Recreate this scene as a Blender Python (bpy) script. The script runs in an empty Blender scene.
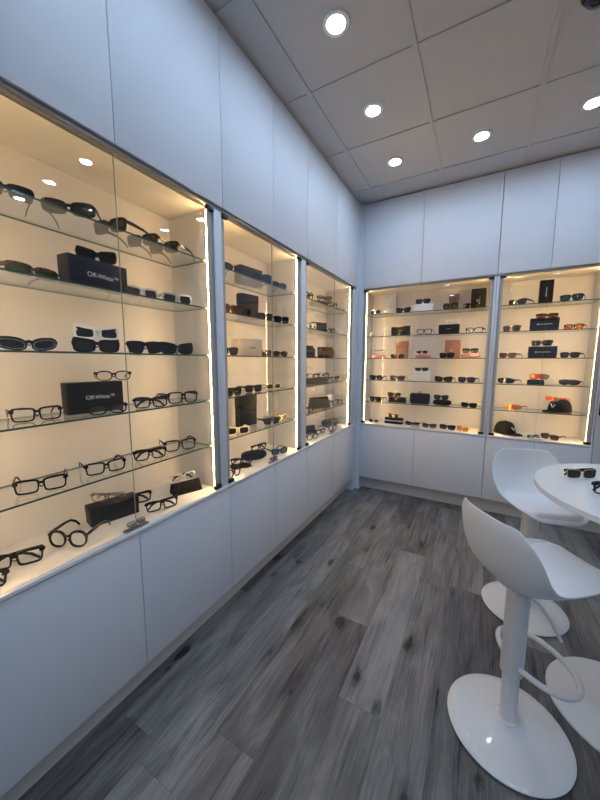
import bpy, bmesh, math, random
from mathutils import Vector, Matrix
random.seed(4)
PI = math.pi
S = bpy.context.scene
COL = S.collection

# ------------------------------------------------------------------ materials
def new_mat(name):
    m = bpy.data.materials.new(name); m.use_nodes = True
    nt = m.node_tree; nt.nodes.clear()
    out = nt.nodes.new('ShaderNodeOutputMaterial')
    return m, nt, out

def pbr(name, col, rough=.5, metal=0., bump=0., bscale=200., spec=.5, coat=0.):
    m, nt, out = new_mat(name)
    b = nt.nodes.new('ShaderNodeBsdfPrincipled')
    b.inputs['Base Color'].default_value = (*col, 1)
    b.inputs['Roughness'].default_value = rough
    b.inputs['Metallic'].default_value = metal
    b.inputs['Specular IOR Level'].default_value = spec
    b.inputs['Coat Weight'].default_value = coat
    nt.links.new(b.outputs[0], out.inputs[0])
    if bump:
        tc = nt.nodes.new('ShaderNodeTexCoord'); n = nt.nodes.new('ShaderNodeTexNoise')
        n.inputs['Scale'].default_value = bscale
        bp = nt.nodes.new('ShaderNodeBump'); bp.inputs['Strength'].default_value = bump
        bp.inputs['Distance'].default_value = .002
        nt.links.new(tc.outputs['Object'], n.inputs['Vector'])
        nt.links.new(n.outputs['Fac'], bp.inputs['Height'])
        nt.links.new(bp.outputs[0], b.inputs['Normal'])
    return m

def glassy(name, tint, f0=.04, rough=0.0, refl=(1, 1, 1)):
    """thin pane: tinted transparency with a Schlick reflection on top"""
    m, nt, out = new_mat(name)
    t = nt.nodes.new('ShaderNodeBsdfTransparent'); t.inputs[0].default_value = (*tint, 1)
    g = nt.nodes.new('ShaderNodeBsdfGlossy'); g.inputs['Roughness'].default_value = rough
    g.inputs[0].default_value = (*refl, 1)
    lw = nt.nodes.new('ShaderNodeLayerWeight'); lw.inputs['Blend'].default_value = .5
    p = nt.nodes.new('ShaderNodeMath'); p.operation = 'POWER'; p.inputs[1].default_value = 5
    ml = nt.nodes.new('ShaderNodeMath'); ml.operation = 'MULTIPLY_ADD'
    ml.inputs[1].default_value = 1 - f0; ml.inputs[2].default_value = f0
    mx = nt.nodes.new('ShaderNodeMixShader')
    nt.links.new(lw.outputs['Facing'], p.inputs[0]); nt.links.new(p.outputs[0], ml.inputs[0])
    nt.links.new(ml.outputs[0], mx.inputs[0])
    nt.links.new(t.outputs[0], mx.inputs[1]); nt.links.new(g.outputs[0], mx.inputs[2])
    nt.links.new(mx.outputs[0], out.inputs[0])
    return m

def emit(name, col, strength):
    m, nt, out = new_mat(name)
    e = nt.nodes.new('ShaderNodeEmission'); e.inputs[0].default_value = (*col, 1)
    e.inputs[1].default_value = strength
    nt.links.new(e.outputs[0], out.inputs[0])
    return m

def tortoise(name, dark, light):
    m, nt, out = new_mat(name)
    b = nt.nodes.new('ShaderNodeBsdfPrincipled'); b.inputs['Roughness'].default_value = .18
    tc = nt.nodes.new('ShaderNodeTexCoord'); n = nt.nodes.new('ShaderNodeTexNoise')
    n.inputs['Scale'].default_value = 90
    r = nt.nodes.new('ShaderNodeValToRGB')
    r.color_ramp.elements[0].position = .42; r.color_ramp.elements[0].color = (*dark, 1)
    r.color_ramp.elements[1].position = .66; r.color_ramp.elements[1].color = (*light, 1)
    nt.links.new(tc.outputs['Object'], n.inputs['Vector']); nt.links.new(n.outputs['Fac'], r.inputs[0])
    nt.links.new(r.outputs[0], b.inputs['Base Color']); nt.links.new(b.outputs[0], out.inputs[0])
    return m

def mirror_lens(name):
    """rainbow mirror coating running along the lens"""
    m, nt, out = new_mat(name)
    b = nt.nodes.new('ShaderNodeBsdfPrincipled')
    b.inputs['Roughness'].default_value = .12; b.inputs['Metallic'].default_value = .6
    tc = nt.nodes.new('ShaderNodeTexCoord'); sp = nt.nodes.new('ShaderNodeSeparateXYZ')
    mr = nt.nodes.new('ShaderNodeMapRange')
    mr.inputs['From Min'].default_value = -.065; mr.inputs['From Max'].default_value = .065
    r = nt.nodes.new('ShaderNodeValToRGB'); cr = r.color_ramp
    cr.elements[0].position = 0; cr.elements[0].color = (.95, .42, .02, 1)
    cr.elements[1].position = 1; cr.elements[1].color = (.25, .5, .1, 1)
    for p, c in ((.3, (.9, .16, .02, 1)), (.55, (.75, .06, .03, 1)), (.75, (.5, .22, .05, 1))):
        el = cr.elements.new(p); el.color = c
    nt.links.new(tc.outputs['Object'], sp.inputs[0]); nt.links.new(sp.outputs[0], mr.inputs[0])
    nt.links.new(mr.outputs[0], r.inputs[0]); nt.links.new(r.outputs[0], b.inputs['Base Color'])
    nt.links.new(b.outputs[0], out.inputs[0])
    return m

def floor_mat():
    m, nt, out = new_mat('grey_oak_planks')
    N, L = nt.nodes, nt.links
    def math_(op, a, b=None, c=None):
        n = N.new('ShaderNodeMath'); n.operation = op
        for i, v in enumerate((a, b, c)):
            if v is None: continue
            if isinstance(v, (int, float)): n.inputs[i].default_value = v
            else: L.new(v, n.inputs[i])
        return n.outputs[0]
    b = N.new('ShaderNodeBsdfPrincipled')
    tc = N.new('ShaderNodeTexCoord'); sp = N.new('ShaderNodeSeparateXYZ')
    L.new(tc.outputs['Object'], sp.inputs[0])
    PW, PL = .181, 1.22
    u = math_('DIVIDE', math_('SUBTRACT', sp.outputs[0], .165), PW)
    row = math_('FLOOR', u); fu = math_('SUBTRACT', u, row)
    wn = N.new('ShaderNodeTexWhiteNoise'); wn.noise_dimensions = '1D'; L.new(row, wn.inputs['W'])
    v = math_('ADD', math_('DIVIDE', sp.outputs[1], PL), math_('MULTIPLY', wn.outputs['Value'], 7.3))
    pl = math_('FLOOR', v); fv = math_('SUBTRACT', v, pl)
    pid = math_('ADD', math_('MULTIPLY', row, 17.31), math_('MULTIPLY', pl, 3.77))
    w2 = N.new('ShaderNodeTexWhiteNoise'); w2.noise_dimensions = '1D'; L.new(pid, w2.inputs['W'])
    # grain coordinates, shifted per plank
    cx = N.new('ShaderNodeCombineXYZ')
    L.new(math_('ADD', math_('MULTIPLY', sp.outputs[0], 6.), math_('MULTIPLY', pid, 5.1)), cx.inputs[0])
    L.new(math_('MULTIPLY', sp.outputs[1], 1.2), cx.inputs[1]); L.new(pid, cx.inputs[2])
    g1 = N.new('ShaderNodeTexNoise'); g1.inputs['Scale'].default_value = 1.7
    g1.inputs['Detail'].default_value = 6; g1.inputs['Roughness'].default_value = .62
    g1.inputs['Distortion'].default_value = .9; L.new(cx.outputs[0], g1.inputs['Vector'])
    cy = N.new('ShaderNodeCombineXYZ')
    L.new(math_('ADD', math_('MULTIPLY', sp.outputs[0], 150.), math_('MULTIPLY', pid, 9.)), cy.inputs[0])
    L.new(math_('MULTIPLY', sp.outputs[1], 2.4), cy.inputs[1])
    g2 = N.new('ShaderNodeTexNoise'); g2.inputs['Scale'].default_value = 1.; g2.inputs['Detail'].default_value = 6; g2.inputs['Roughness'].default_value = .7
    L.new(cy.outputs[0], g2.inputs['Vector'])
    # knots
    ck = N.new('ShaderNodeCombineXYZ')
    L.new(math_('ADD', math_('MULTIPLY', sp.outputs[0], 7.5), math_('MULTIPLY', pid, 3.3)), ck.inputs[0])
    L.new(math_('MULTIPLY', sp.outputs[1], 3.4), ck.inputs[1])
    nk = N.new('ShaderNodeTexNoise'); nk.inputs['Scale'].default_value = 3.5; L.new(ck.outputs[0], nk.inputs['Vector'])
    mixv = N.new('ShaderNodeMixRGB'); mixv.blend_type = 'ADD'; mixv.inputs[0].default_value = .30
    L.new(ck.outputs[0], mixv.inputs[1]); L.new(nk.outputs['Color'], mixv.inputs[2])
    vk = N.new('ShaderNodeTexVoronoi'); vk.inputs['Scale'].default_value = 1.0
    L.new(mixv.outputs[0], vk.inputs['Vector'])
    knot = N.new('ShaderNodeMapRange'); knot.inputs['From Min'].default_value = .04
    knot.inputs['From Max'].default_value = .20; L.new(vk.outputs['Distance'], knot.inputs[0])
    sepc = N.new('ShaderNodeSeparateColor'); L.new(vk.outputs['Color'], sepc.inputs[0])
    keep = math_('GREATER_THAN', sepc.outputs[0], .35)
    kf = math_('MULTIPLY', math_('SUBTRACT', 1, knot.outputs[0]), keep)
    # tone
    ramp = N.new('ShaderNodeValToRGB'); cr = ramp.color_ramp
    cr.elements[0].position = .28; cr.elements[0].color = (.030, .030, .031, 1)
    cr.elements[1].position = .70; cr.elements[1].color = (.31, .306, .305, 1)
    e = cr.elements.new(.5); e.color = (.150, .148, .149, 1)
    tone = math_('ADD', math_('MULTIPLY', g1.outputs['Fac'], .56), math_('MULTIPLY', g2.outputs['Fac'], .44))
    # dark open-grain streaks
    cz = N.new('ShaderNodeCombineXYZ')
    L.new(math_('ADD', math_('MULTIPLY', sp.outputs[0], 48.), math_('MULTIPLY', pid, 4.)), cz.inputs[0])
    L.new(math_('MULTIPLY', sp.outputs[1], 2.2), cz.inputs[1])
    g3 = N.new('ShaderNodeTexNoise'); g3.inputs['Scale'].default_value = 1.; g3.inputs['Detail'].default_value = 3
    L.new(cz.outputs[0], g3.inputs['Vector'])
    st = N.new('ShaderNodeMapRange'); st.inputs['From Min'].default_value = .585; st.inputs['From Max'].default_value = .67
    L.new(g3.outputs['Fac'], st.inputs[0])
    tone = math_('SUBTRACT', math_('ADD', tone, .05), math_('MULTIPLY', st.outputs[0], .10))
    tone = math_('ADD', tone, math_('MULTIPLY', math_('SUBTRACT', w2.outputs['Value'], .5), .20))
    halo = N.new('ShaderNodeMapRange'); halo.inputs['From Min'].default_value = .08; halo.inputs['From Max'].default_value = .42
    L.new(vk.outputs['Distance'], halo.inputs[0])
    tone = math_('SUBTRACT', tone, math_('MULTIPLY', kf, .36))
    tone = math_('SUBTRACT', tone, math_('MULTIPLY', math_('MULTIPLY', math_('SUBTRACT', 1, halo.outputs[0]), keep), .09))
    L.new(tone, ramp.inputs[0])
    # seams
    du = math_('MULTIPLY', math_('MINIMUM', fu, math_('SUBTRACT', 1, fu)), PW)
    dv = math_('MULTIPLY', math_('MINIMUM', fv, math_('SUBTRACT', 1, fv)), PL)
    seam = math_('LESS_THAN', math_('MINIMUM', du, dv), .0011)
    mx = N.new('ShaderNodeMixRGB'); L.new(math_('MULTIPLY', seam, .35), mx.inputs[0])
    L.new(ramp.outputs[0], mx.inputs[1]); mx.inputs[2].default_value = (.03, .03, .03, 1)
    w3 = N.new('ShaderNodeTexWhiteNoise'); w3.noise_dimensions = '1D'; L.new(math_('ADD', pid, 3.3), w3.inputs['W'])
    wm = N.new('ShaderNodeMixRGB'); wm.blend_type = 'MULTIPLY'; L.new(math_('MULTIPLY', w3.outputs['Value'], .6), wm.inputs[0])
    L.new(mx.outputs[0], wm.inputs[1]); wm.inputs[2].default_value = (1., .93, .86, 1)
    L.new(wm.outputs[0], b.inputs['Base Color'])
    b.inputs['Roughness'].default_value = .48; b.inputs['Specular IOR Level'].default_value = .35
    bp = N.new('ShaderNodeBump'); bp.inputs['Strength'].default_value = .25; bp.inputs['Distance'].default_value = .001
    L.new(g2.outputs['Fac'], bp.inputs['Height']); L.new(bp.outputs[0], b.inputs['Normal'])
    L.new(b.outputs[0], out.inputs[0])
    return m

M = {
 'lacquer': pbr('white_lacquer', (.71, .735, .79), .55, bump=.02, bscale=60, spec=.3),
 'highlight_edge': pbr('highlight_white_edge', (.82, .82, .82), .3),  # paler than the doors, for the ledge's lamp-lit line
 'carcass': pbr('warm_white_laminate', (.80, .77, .73), .45, bump=.03, bscale=300),
 'panel_edge': pbr('grey_edge_band', (.50, .48, .45), .5),
 'alu': pbr('brushed_aluminium', (.30, .29, .28), .35, .8),
 'toe': pbr('grey_plinth', (.62, .61, .60), .5),
 'wall': pbr('painted_wall', (.72, .72, .72), .7, bump=.05),
 'pillar': pbr('grey_white_panel', (.55, .57, .60), .5),
 'tile': pbr('mineral_ceiling_tile', (.56, .555, .555), .9, bump=.12, bscale=350),
 'tbar': pbr('ceiling_grid_white', (.54, .535, .535), .6),
 'floor': floor_mat(),
 'pane': glassy('clear_pane', (.99, .992, .99), .02),
 'pane_edge': pbr('polished_glass_edge', (.40, .42, .37), .15),
 'shelf': glassy('clear_shelf_glass', (.965, .98, .97), .035),
 'shelf_edge': pbr('green_glass_edge', (.02, .085, .06), .12),
 'hinge': pbr('dark_bronze_hinge', (.025, .024, .022), .3, .4),
 'chrome': pbr('dark_chrome', (.38, .38, .38), .28, 1.),
 'led': emit('warm_led', (1., .63, .27), 165.),
 'lamp': emit('cool_downlight', (.56, .75, 1.), 140.),
 'lamp_ring': pbr('lamp_ring_white', (.8, .8, .8), .4),
 'gloss_white': pbr('glossy_white_metal', (.82, .83, .84), .06, coat=.3),
 'satin_white': pbr('satin_white_metal', (.80, .805, .81), .3),
 'shell': pbr('white_moulded_plastic', (.82, .825, .835), .28),
 'cushion': pbr('white_leatherette', (.90, .90, .905), .45, bump=.05, bscale=500),
 'table': pbr('white_table_laminate', (.85, .85, .84), .22),
 'rubber': pbr('black_rubber', (.015, .015, .015), .6),
 'dome': pbr('smoked_dome', (.012, .012, .03), .08),
 'black': pbr('black_acetate', (.006, .006, .007), .22, spec=.22),
 'blackcard': pbr('black_card', (.008, .008, .009), .5, bump=.05, bscale=400, spec=.15),
 'navycard': pbr('navy_card', (.012, .015, .027), .5, bump=.05, bscale=400, spec=.15),
 'olivecard': pbr('dark_olive_leather', (.026, .024, .013), .6, spec=.2, bump=.2, bscale=300),
 'beige': pbr('pale_beige_card', (.46, .41, .36), .6),
 'greybox': pbr('pale_grey_card', (.55, .54, .55), .5),
 'whitecard': pbr('white_card', (.82, .83, .85), .45),
 'browncard': pbr('brown_card', (.16, .085, .055), .55, bump=.15, bscale=150),
 'terracotta': pbr('terracotta_card', (.46, .20, .11), .6, bump=.05),
 'pink': pbr('pink_leather', (.62, .27, .24), .45, bump=.1, bscale=400),
 'clothblack': pbr('black_microfibre', (.010, .010, .011), .9, spec=.1, bump=.3, bscale=500),
 'capblack': pbr('black_twill', (.008, .008, .009), .9, spec=.1, bump=.3, bscale=600),
 'capmesh': pbr('dark_brown_mesh', (.04, .024, .014), .85, spec=.1, bump=.4, bscale=500),
 'navyfab': pbr('navy_nylon', (.010, .013, .024), .7, spec=.15, bump=.25, bscale=300),
 'navy': pbr('navy_acetate', (.012, .018, .06), .2),
 'white': pbr('white_acetate', (.88, .88, .87), .25),
 'cream': pbr('cream_acetate', (.72, .62, .38), .25),
 'brown': pbr('brown_acetate', (.09, .042, .022), .22),
 'darkred': pbr('dark_red_acetate', (.13, .022, .022), .2),
 'redframe': pbr('red_frame', (.5, .06, .03), .3),
 'yellowframe': pbr('yellow_frame', (.85, .66, .22), .3),
 'gold': pbr('gold_metal', (.55, .40, .18), .25, 1.),
 'silver': pbr('silver_metal', (.6, .6, .6), .22, 1.),
 'tortoise': tortoise('tortoiseshell', (.012, .008, .006), (.19, .09, .035)),
 'crystal': glassy('crystal_acetate', (.80, .78, .74), .08, .05),
 'greyclear': pbr('pale_grey_acetate', (.56, .57, .56), .15),
 'green_tag': pbr('green_tag', (.03, .25, .10), .5),
 'ink_white': pbr('white_ink', (.72, .73, .76), .5),
 'ink_gold': pbr('gold_ink', (.42, .33, .15), .35, .6),
 'ink_silver': pbr('silver_ink', (.45, .45, .47), .35, .5),
 'ink_dark': pbr('dark_ink', (.03, .03, .03), .5),
 'ink_pale': pbr('pale_ink', (.62, .42, .32), .5),
 # lenses
 'l_clear': glassy('clear_lens', (.99, .99, .99), .025),
 'l_gray': glassy('grey_lens', (.20, .20, .205), .05),
 'l_dark': glassy('dark_lens', (.05, .05, .055), .05),
 'l_green': glassy('green_lens', (.24, .30, .12), .05),
 'l_dgreen': glassy('dark_green_lens', (.02, .04, .03), .05),
 'l_brown': glassy('brown_lens', (.42, .28, .17), .05),
 'l_amber': glassy('amber_lens', (.92, .52, .08), .05),
 'l_yellow': glassy('yellow_lens', (.75, .72, .06), .05),
 'l_blue': glassy('blue_lens', (.18, .30, .46), .06),
 'l_teal': glassy('teal_lens', (.13, .25, .27), .06),
 'l_violet': glassy('violet_lens', (.30, .24, .27), .05),
 'l_mirror': mirror_lens('mirrored_lens'),
}

# ------------------------------------------------------------------ mesh helpers
def box(bm, x0, x1, y0, y1, z0, z1, mi=0):
    vs = [bm.verts.new((x, y, z)) for z in (z0, z1) for y in (y0, y1) for x in (x0, x1)]
    fs = [(0, 2, 3, 1), (4, 5, 7, 6), (0, 1, 5, 4), (2, 6, 7, 3), (0, 4, 6, 2), (1, 3, 7, 5)]
    out = []
    for f in fs:
        fc = bm.faces.new([vs[i] for i in f]); fc.material_index = mi; out.append(fc)
    return out   # bottom, top, y0, y1, x0, x1

def bevel(bm, w, seg=2):
    bmesh.ops.bevel(bm, geom=list(bm.edges), offset=w, segments=seg, affect='EDGES', profile=.5, clamp_overlap=True)

def tube(bm, pts, radii, n=10, caps=True, flat=1.0, up=Vector((0, 0, 1))):
    """sweep a round (or flattened) section along points"""
    rings = []
    P = [Vector(p) for p in pts]
    prev = None
    for i, p in enumerate(P):
        d = (P[min(i + 1, len(P) - 1)] - P[max(i - 1, 0)]).normalized()
        if prev is None:
            a = up.cross(d)
            if a.length < 1e-4: a = Vector((1, 0, 0)).cross(d)
        else:
            a = prev - d * prev.dot(d)
        a.normalize(); b = d.cross(a); prev = a
        r = radii[i] if isinstance(radii, (list, tuple)) else radii
        rings.append([bm.verts.new(p + a * (math.cos(2*PI*k/n) * r * flat) + b * (math.sin(2*PI*k/n) * r)) for k in range(n)])
    for i in range(len(rings) - 1):
        for k in range(n):
            bm.faces.new((rings[i][k], rings[i][(k+1) % n], rings[i+1][(k+1) % n], rings[i+1][k]))
    if caps:
        bm.faces.new(rings[0][::-1]); bm.faces.new(rings[-1])
    return rings

def loop_tube(bm, pts, r, n=10):
    P = [Vector(p) for p in pts]; K = len(P); rings = []
    for i in range(K):
        d = (P[(i+1) % K] - P[i-1]).normalized()
        a = Vector((0, 0, 1)); a = (a - d * a.dot(d)).normalized(); b = d.cross(a)
        rings.append([bm.verts.new(P[i] + a*math.cos(2*PI*k/n)*r + b*math.sin(2*PI*k/n)*r) for k in range(n)])
    for i in range(K):
        for k in range(n):
            bm.faces.new((rings[i][k], rings[i][(k+1) % n], rings[(i+1) % K][(k+1) % n], rings[(i+1) % K][k]))

def lathe(bm, prof, n=48, c=(0, 0, 0)):
    rings = []
    for r, z in prof:
        if r < 1e-6: rings.append([bm.verts.new((c[0], c[1], c[2] + z))])
        else: rings.append([bm.verts.new((c[0] + r*math.cos(2*PI*k/n), c[1] + r*math.sin(2*PI*k/n), c[2] + z)) for k in range(n)])
    for a, b in zip(rings, rings[1:]):
        for k in range(n):
            k2 = (k+1) % n
            if len(a) == 1 and len(b) == 1: continue
            if len(a) == 1: bm.faces.new((a[0], b[k], b[k2]))
            elif len(b) == 1: bm.faces.new((a[k], a[k2], b[0]))
            else: bm.faces.new((a[k], a[k2], b[k2], b[k]))

def mesh_of(bm, mats, smooth=None):
    bmesh.ops.recalc_face_normals(bm, faces=list(bm.faces))
    me = bpy.data.meshes.new('m'); bm.to_mesh(me); bm.free()
    for m in (mats if isinstance(mats, (list, tuple)) else [mats]): me.materials.append(M[m] if isinstance(m, str) else m)
    if smooth:
        for p in me.polygons: p.use_smooth = True
        me.set_sharp_from_angle(angle=math.radians(smooth))
    return me

def link(name, me, parent=None, label=None):
    o = bpy.data.objects.new(name, me); COL.objects.link(o)
    if me is not None and me.name.startswith('m'): me.name = name
    if parent is not None: o.parent = parent
    if label: o['label'] = label
    return o

def obj(name, bm, mats, parent=None, smooth=None, label=None):
    return link(name, mesh_of(bm, mats, smooth), parent, label)

def tag(o, label, cat, group=None):
    o['label'] = label; o['category'] = cat
    if group: o['group'] = group
    return o

def thing(name, label, cat, loc=(0, 0, 0), rotz=0, group=None):
    o = bpy.data.objects.new(name, None); o.empty_display_size = .05; COL.objects.link(o)
    o.location = loc; o.rotation_euler = (0, 0, rotz)
    return tag(o, label, cat, group)

def struct(name, bm, mats, smooth=None):
    o = obj(name, bm, mats, None, smooth); o['kind'] = 'structure'; return o

def bx(name, dims, mat, parent=None, bev=0, label=None):
    bm = bmesh.new(); box(bm, *dims)
    if bev: bevel(bm, bev)
    return obj(name, bm, mat, parent, 40 if bev else None, label)

# ------------------------------------------------------------------ the room
ZC = 2.995; Z_LOW0 = .147; Z_LOW1 = .737; Z_DECK = .752; Z_TOP = 2.165
XR, YF = 3.7, -7.0
bm = bmesh.new(); box(bm, -.34, XR + .1, YF - .1, .34, -.06, 0); struct('floor', bm, 'floor')
bm = bmesh.new(); box(bm, -.42, -.34, YF - .1, .42, -.06, 3.2); struct('wall_left', bm, 'wall')
bm = bmesh.new(); box(bm, -.34, XR + .1, .34, .42, -.06, 3.2); struct('wall_back', bm, 'wall')
bm = bmesh.new(); box(bm, XR, XR + .1, YF - .1, .34, 0, 3.2); struct('wall_right', bm, 'wall')
# unseen shop front behind the camera: wall round a window added for daylight
WX0, WX1, WZ0, WZ1 = .6, 3.2, .4, 2.5
bm = bmesh.new()
box(bm, -.34, WX0, YF - .1, YF, 0, 3.2); box(bm, WX1, XR, YF - .1, YF, 0, 3.2)
box(bm, WX0, WX1, YF - .1, YF, 0, WZ0); box(bm, WX0, WX1, YF - .1, YF, WZ1, 3.2)
struct('wall_front', bm, 'wall')
bm = bmesh.new()
for d in ((WX0, WX0 + .05, WZ0, WZ1), (WX1 - .05, WX1, WZ0, WZ1), (WX0 + .05, WX1 - .05, WZ0, WZ0 + .05), (WX0 + .05, WX1 - .05, WZ1 - .05, WZ1)):
    box(bm, d[0], d[1], YF - .075, YF - .025, d[2], d[3])
win = struct('added_window_1', bm, 'alu')
bx('added_window_pane', (WX0 + .05, WX1 - .05, YF - .054, YF - .046, WZ0 + .05, WZ1 - .05), 'pane', win)

# suspended ceiling: tiles and their T-bar grid
GX, GY, GP = .164, -.247, .6
bm = bmesh.new(); box(bm, -.34, XR, YF, .34, ZC + .006, ZC + .05)
ceil = struct('ceiling', bm, 'tile')
bm = bmesh.new()
xs = [GX + GP*i for i in range(0, 6)]; ys = [GY - GP*j for j in range(0, 12)]
for x in xs: box(bm, x - .012, x + .012, YF, .34, ZC, ZC + .004)
for y in ys:
    edges = [-.34] + xs + [XR]
    for a, b in zip(edges, edges[1:]):
        box(bm, a + (.0125 if a != -.34 else 0), b - (.0125 if b != XR else 0), y - .012, y + .012, ZC, ZC + .004)
obj('ceiling_grid', bm, 'tbar', ceil)

# recessed downlights
def ring_bm():
    bm = bmesh.new(); lathe(bm, [(.046, .003), (.044, -.004), (.052, -.006), (.062, -.004), (.064, .0045), (.046, .0045)], 40); return bm
def disc_bm():
    bm = bmesh.new(); lathe(bm, [(0, -.0015), (.043, -.0015), (.0435, .003), (0, .003)], 32); return bm
ring_me = mesh_of(ring_bm(), 'lamp_ring', 40); disc_me = mesh_of(disc_bm(), 'lamp')
spots = [(0, 0, 'recessed round downlight nearest the cabinet corner'), (0, 1, 'recessed round downlight second from the corner along the left cabinets'),
         (0, 2, 'recessed round downlight largest in view, above the left cabinets'),
         (1, 0, 'recessed round downlight above the middle of the back cabinets'),
         (2, 0, 'recessed round downlight at the right edge above the back cabinets')]
spots += [(i, j, 'recessed round downlight in the ceiling behind the camera') for i, j in
          ((3, 0), (2, 2), (3, 2), (0, 3), (0, 4), (0, 6), (0, 8), (2, 4), (3, 4), (2, 6), (3, 6), (2, 8), (4, 2), (4, 6))]
for i, j, lab in spots:
    t = thing('ceiling_downlight', lab, 'ceiling light', (GX - .3 + GP*(i + 1) - .005, GY - .3 - GP*j, ZC + .001), 0, 'recessed ceiling downlights')
    link('trim_ring', ring_me, t); link('diffuser', disc_me, t)

# dark dome camera on the ceiling
t = thing('security_camera', 'dark dome camera on the ceiling at the top right', 'camera', (1.497, -1.335, ZC - .001))
bm = bmesh.new(); lathe(bm, [(0, .0), (.062, .0), (.064, -.012), (.056, -.022), (0, -.022)], 40); obj('mounting_ring', bm, 'dome', t, 40)
bm = bmesh.new(); lathe(bm, [(.05*math.cos(a), -.0225 - .04*math.sin(a)) for a in [k*PI/2/10 for k in range(10)]] + [(0, -.0625)], 40); obj('dome', bm, 'dome', t, 60)

# ------------------------------------------------------------------ cabinets
GAPD = .0016
def cabinet_run(axis, unit, doors, names, inner, first=False):
    """axis 'L' runs along y with its fronts at x=0, axis 'B' along x with its fronts at y=0.
    The unit is built in local space: u along the run, w = depth behind the front plane, z up."""
    u0, u1 = unit
    def B(bm, ua, ub, wa, wb, za, zb, mi=0):
        # w grows backwards
        if axis == 'L': return box(bm, -wb, -wa, ua, ub, za, zb, mi)
        return box(bm, ua, ub, wa, wb, za, zb, mi)
    def part(nm, boxes, mat, parent, bev=0, label=None):
        bm = bmesh.new()
        for b in boxes: B(bm, *b)
        if bev: bevel(bm, bev, 2)
        return obj(nm, bm, mat, parent, 40 if bev else None, label)
    D = .32
    origin = (0, (u0+u1)/2, 0) if axis == 'L' else ((u0+u1)/2, 0, 0)
    def root(kind, lab, cat, grp, z):
        o = thing(kind, lab, cat, (0, 0, 0), 0, grp); return o
    a, b = u0 + .0012, u1 - .0012
    # ---- upper storage cabinet
    r = root('upper_cabinet', names[0], 'cabinet', 'white upper storage cabinets', Z_TOP)
    part('carcass', [(a, b, .0205, D, Z_TOP + .001, ZC - .001)], 'carcass', r)
    for da, db in doors:
        part('door', [(da + GAPD, db - GAPD, 0, .0195, Z_TOP, ZC - .013)], 'lacquer', r, .0012)
    # ---- base cabinet
    r = root('base_cabinet', names[2], 'cabinet', 'white base cabinets below the displays', 0)
    part('carcass', [(a, b, .0205, D, Z_LOW0, Z_LOW1 - .001)], 'carcass', r)
    for da, db in doors:
        part('door', [(da + GAPD, db - GAPD, 0, .0195, Z_LOW0, Z_LOW1 - .004)], 'lacquer', r, .0012)
    # ---- glazed display cabinet
    r = root('display_cabinet', names[1], 'display cabinet', 'lit glass display cabinets', Z_LOW1)
    il, ir = inner
    part('bottom_panel', [(a, b, .0105, D, Z_LOW1 + .0005, Z_DECK)], 'carcass', r, .0006)
    part('ledge_trim', [(a, b, -.005, .010, Z_LOW1 + .0005, Z_DECK + .0005)], 'highlight_edge', r, .003)  # lip added to catch the lamps, paler white painting in the ledge highlight
    part('top_panel', [(a, b, .045, D, Z_TOP - .020, Z_TOP - .0005)], 'carcass', r)
    part('top_rail', [(a, b, .012, .044, Z_TOP - .017, Z_TOP - .0005)], 'alu', r, .001)
    part('back_panel', [(il, ir, .302, D, Z_DECK + .0005, Z_TOP - .0205)], 'carcass', r)
    zt = Z_TOP - .0205
    for pa, pb in ((a, il), (ir, b)):
        left = pb == il
        edge = (pb - .018, pb) if left else (pa, pa + .018)
        post = (pa, pb - .0185) if left else (pa + .0185, pb)
        part('side_panel', [(edge[0], edge[1], .047, D, Z_DECK + .0005, zt)], 'carcass', r)
        lip = (edge[0] + .003, edge[1] + .0085) if left else (edge[0] - .0085, edge[1] - .003)
        part('edge_profile', [(lip[0], lip[1], .0225, .0335, Z_DECK + .0005, zt), (edge[0] + .003, edge[1] - .001, .0335, .0465, Z_DECK + .0005, zt)], 'panel_edge', r)
        if post[1] - post[0] > .004:
            part('post', [(post[0], post[1], .012, .0465, Z_DECK + .0005, Z_TOP - .018)], 'lacquer', r, .001)
        s0 = (pb + .0064, pb + .0072) if left else (pa - .0072, pa - .0064)
        hs = (pb + .0002, pb + .0062) if left else (pa - .0062, pa - .0002)
        part('led_channel', [(hs[0], hs[1], .0338, .0430, Z_DECK + .010, zt - .004)], 'alu', r)
        part('led_strip', [(s0[0], s0[1], .0360, .0405, Z_DECK + .012, zt - .006)], 'led', r)
    # shelves
    for zs in (1.905, 1.68, 1.45, 1.22, .985):
        bm = bmesh.new()
        fs = B(bm, il + .0095, ir - .0095, .046, .272, zs - .0065, zs)
        for k in (2, 3, 4, 5): fs[k].material_index = 1
        obj('glass_shelf', bm, ['shelf', 'shelf_edge'], r)
    # two glass doors with corner hinges, a lock where they meet
    gl = (u0 + .003, u1 - .003)
    mid = doors[0][1] if len(doors) > 1 else (u0+u1)/2
    left_edge = (il - .033) if not first else il - .02
    for k, (ga, gb) in enumerate(((il - .017, mid - .0008), (mid + .0008, ir + .017))):
        bm = bmesh.new()
        fs = B(bm, ga, gb, .0155, .0195, Z_DECK + .006, Z_TOP - .022)
        for q in ((2, 3) if axis == 'L' else (4, 5)): fs[q].material_index = 1
        d = obj('glass_door', bm, ['pane', 'pane_edge'], r)
        oe = ga if k == 0 else gb
        ha, hb = (oe - .001, oe + .042) if k == 0 else (oe - .042, oe + .001)
        part('hinge', [(ha, hb, .006, .0265, Z_TOP - .038, Z_TOP - .0178)], 'hinge', d, .002)
        part('hinge', [(ha, hb, .006, .0265, Z_DECK + .0008, Z_DECK + .021)], 'hinge', d, .002)
        # lock half
        s = -1 if k == 0 else 1
        bm = bmesh.new()
        m1 = mid + s*.003; m2 = mid + s*.036
        B(bm, min(m1, m2), max(m1, m2), .007, .0285, Z_DECK + .016, Z_DECK + .034)
        bevel(bm, .006, 3)
        obj('lock', bm, 'chrome', d, 40)
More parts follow.
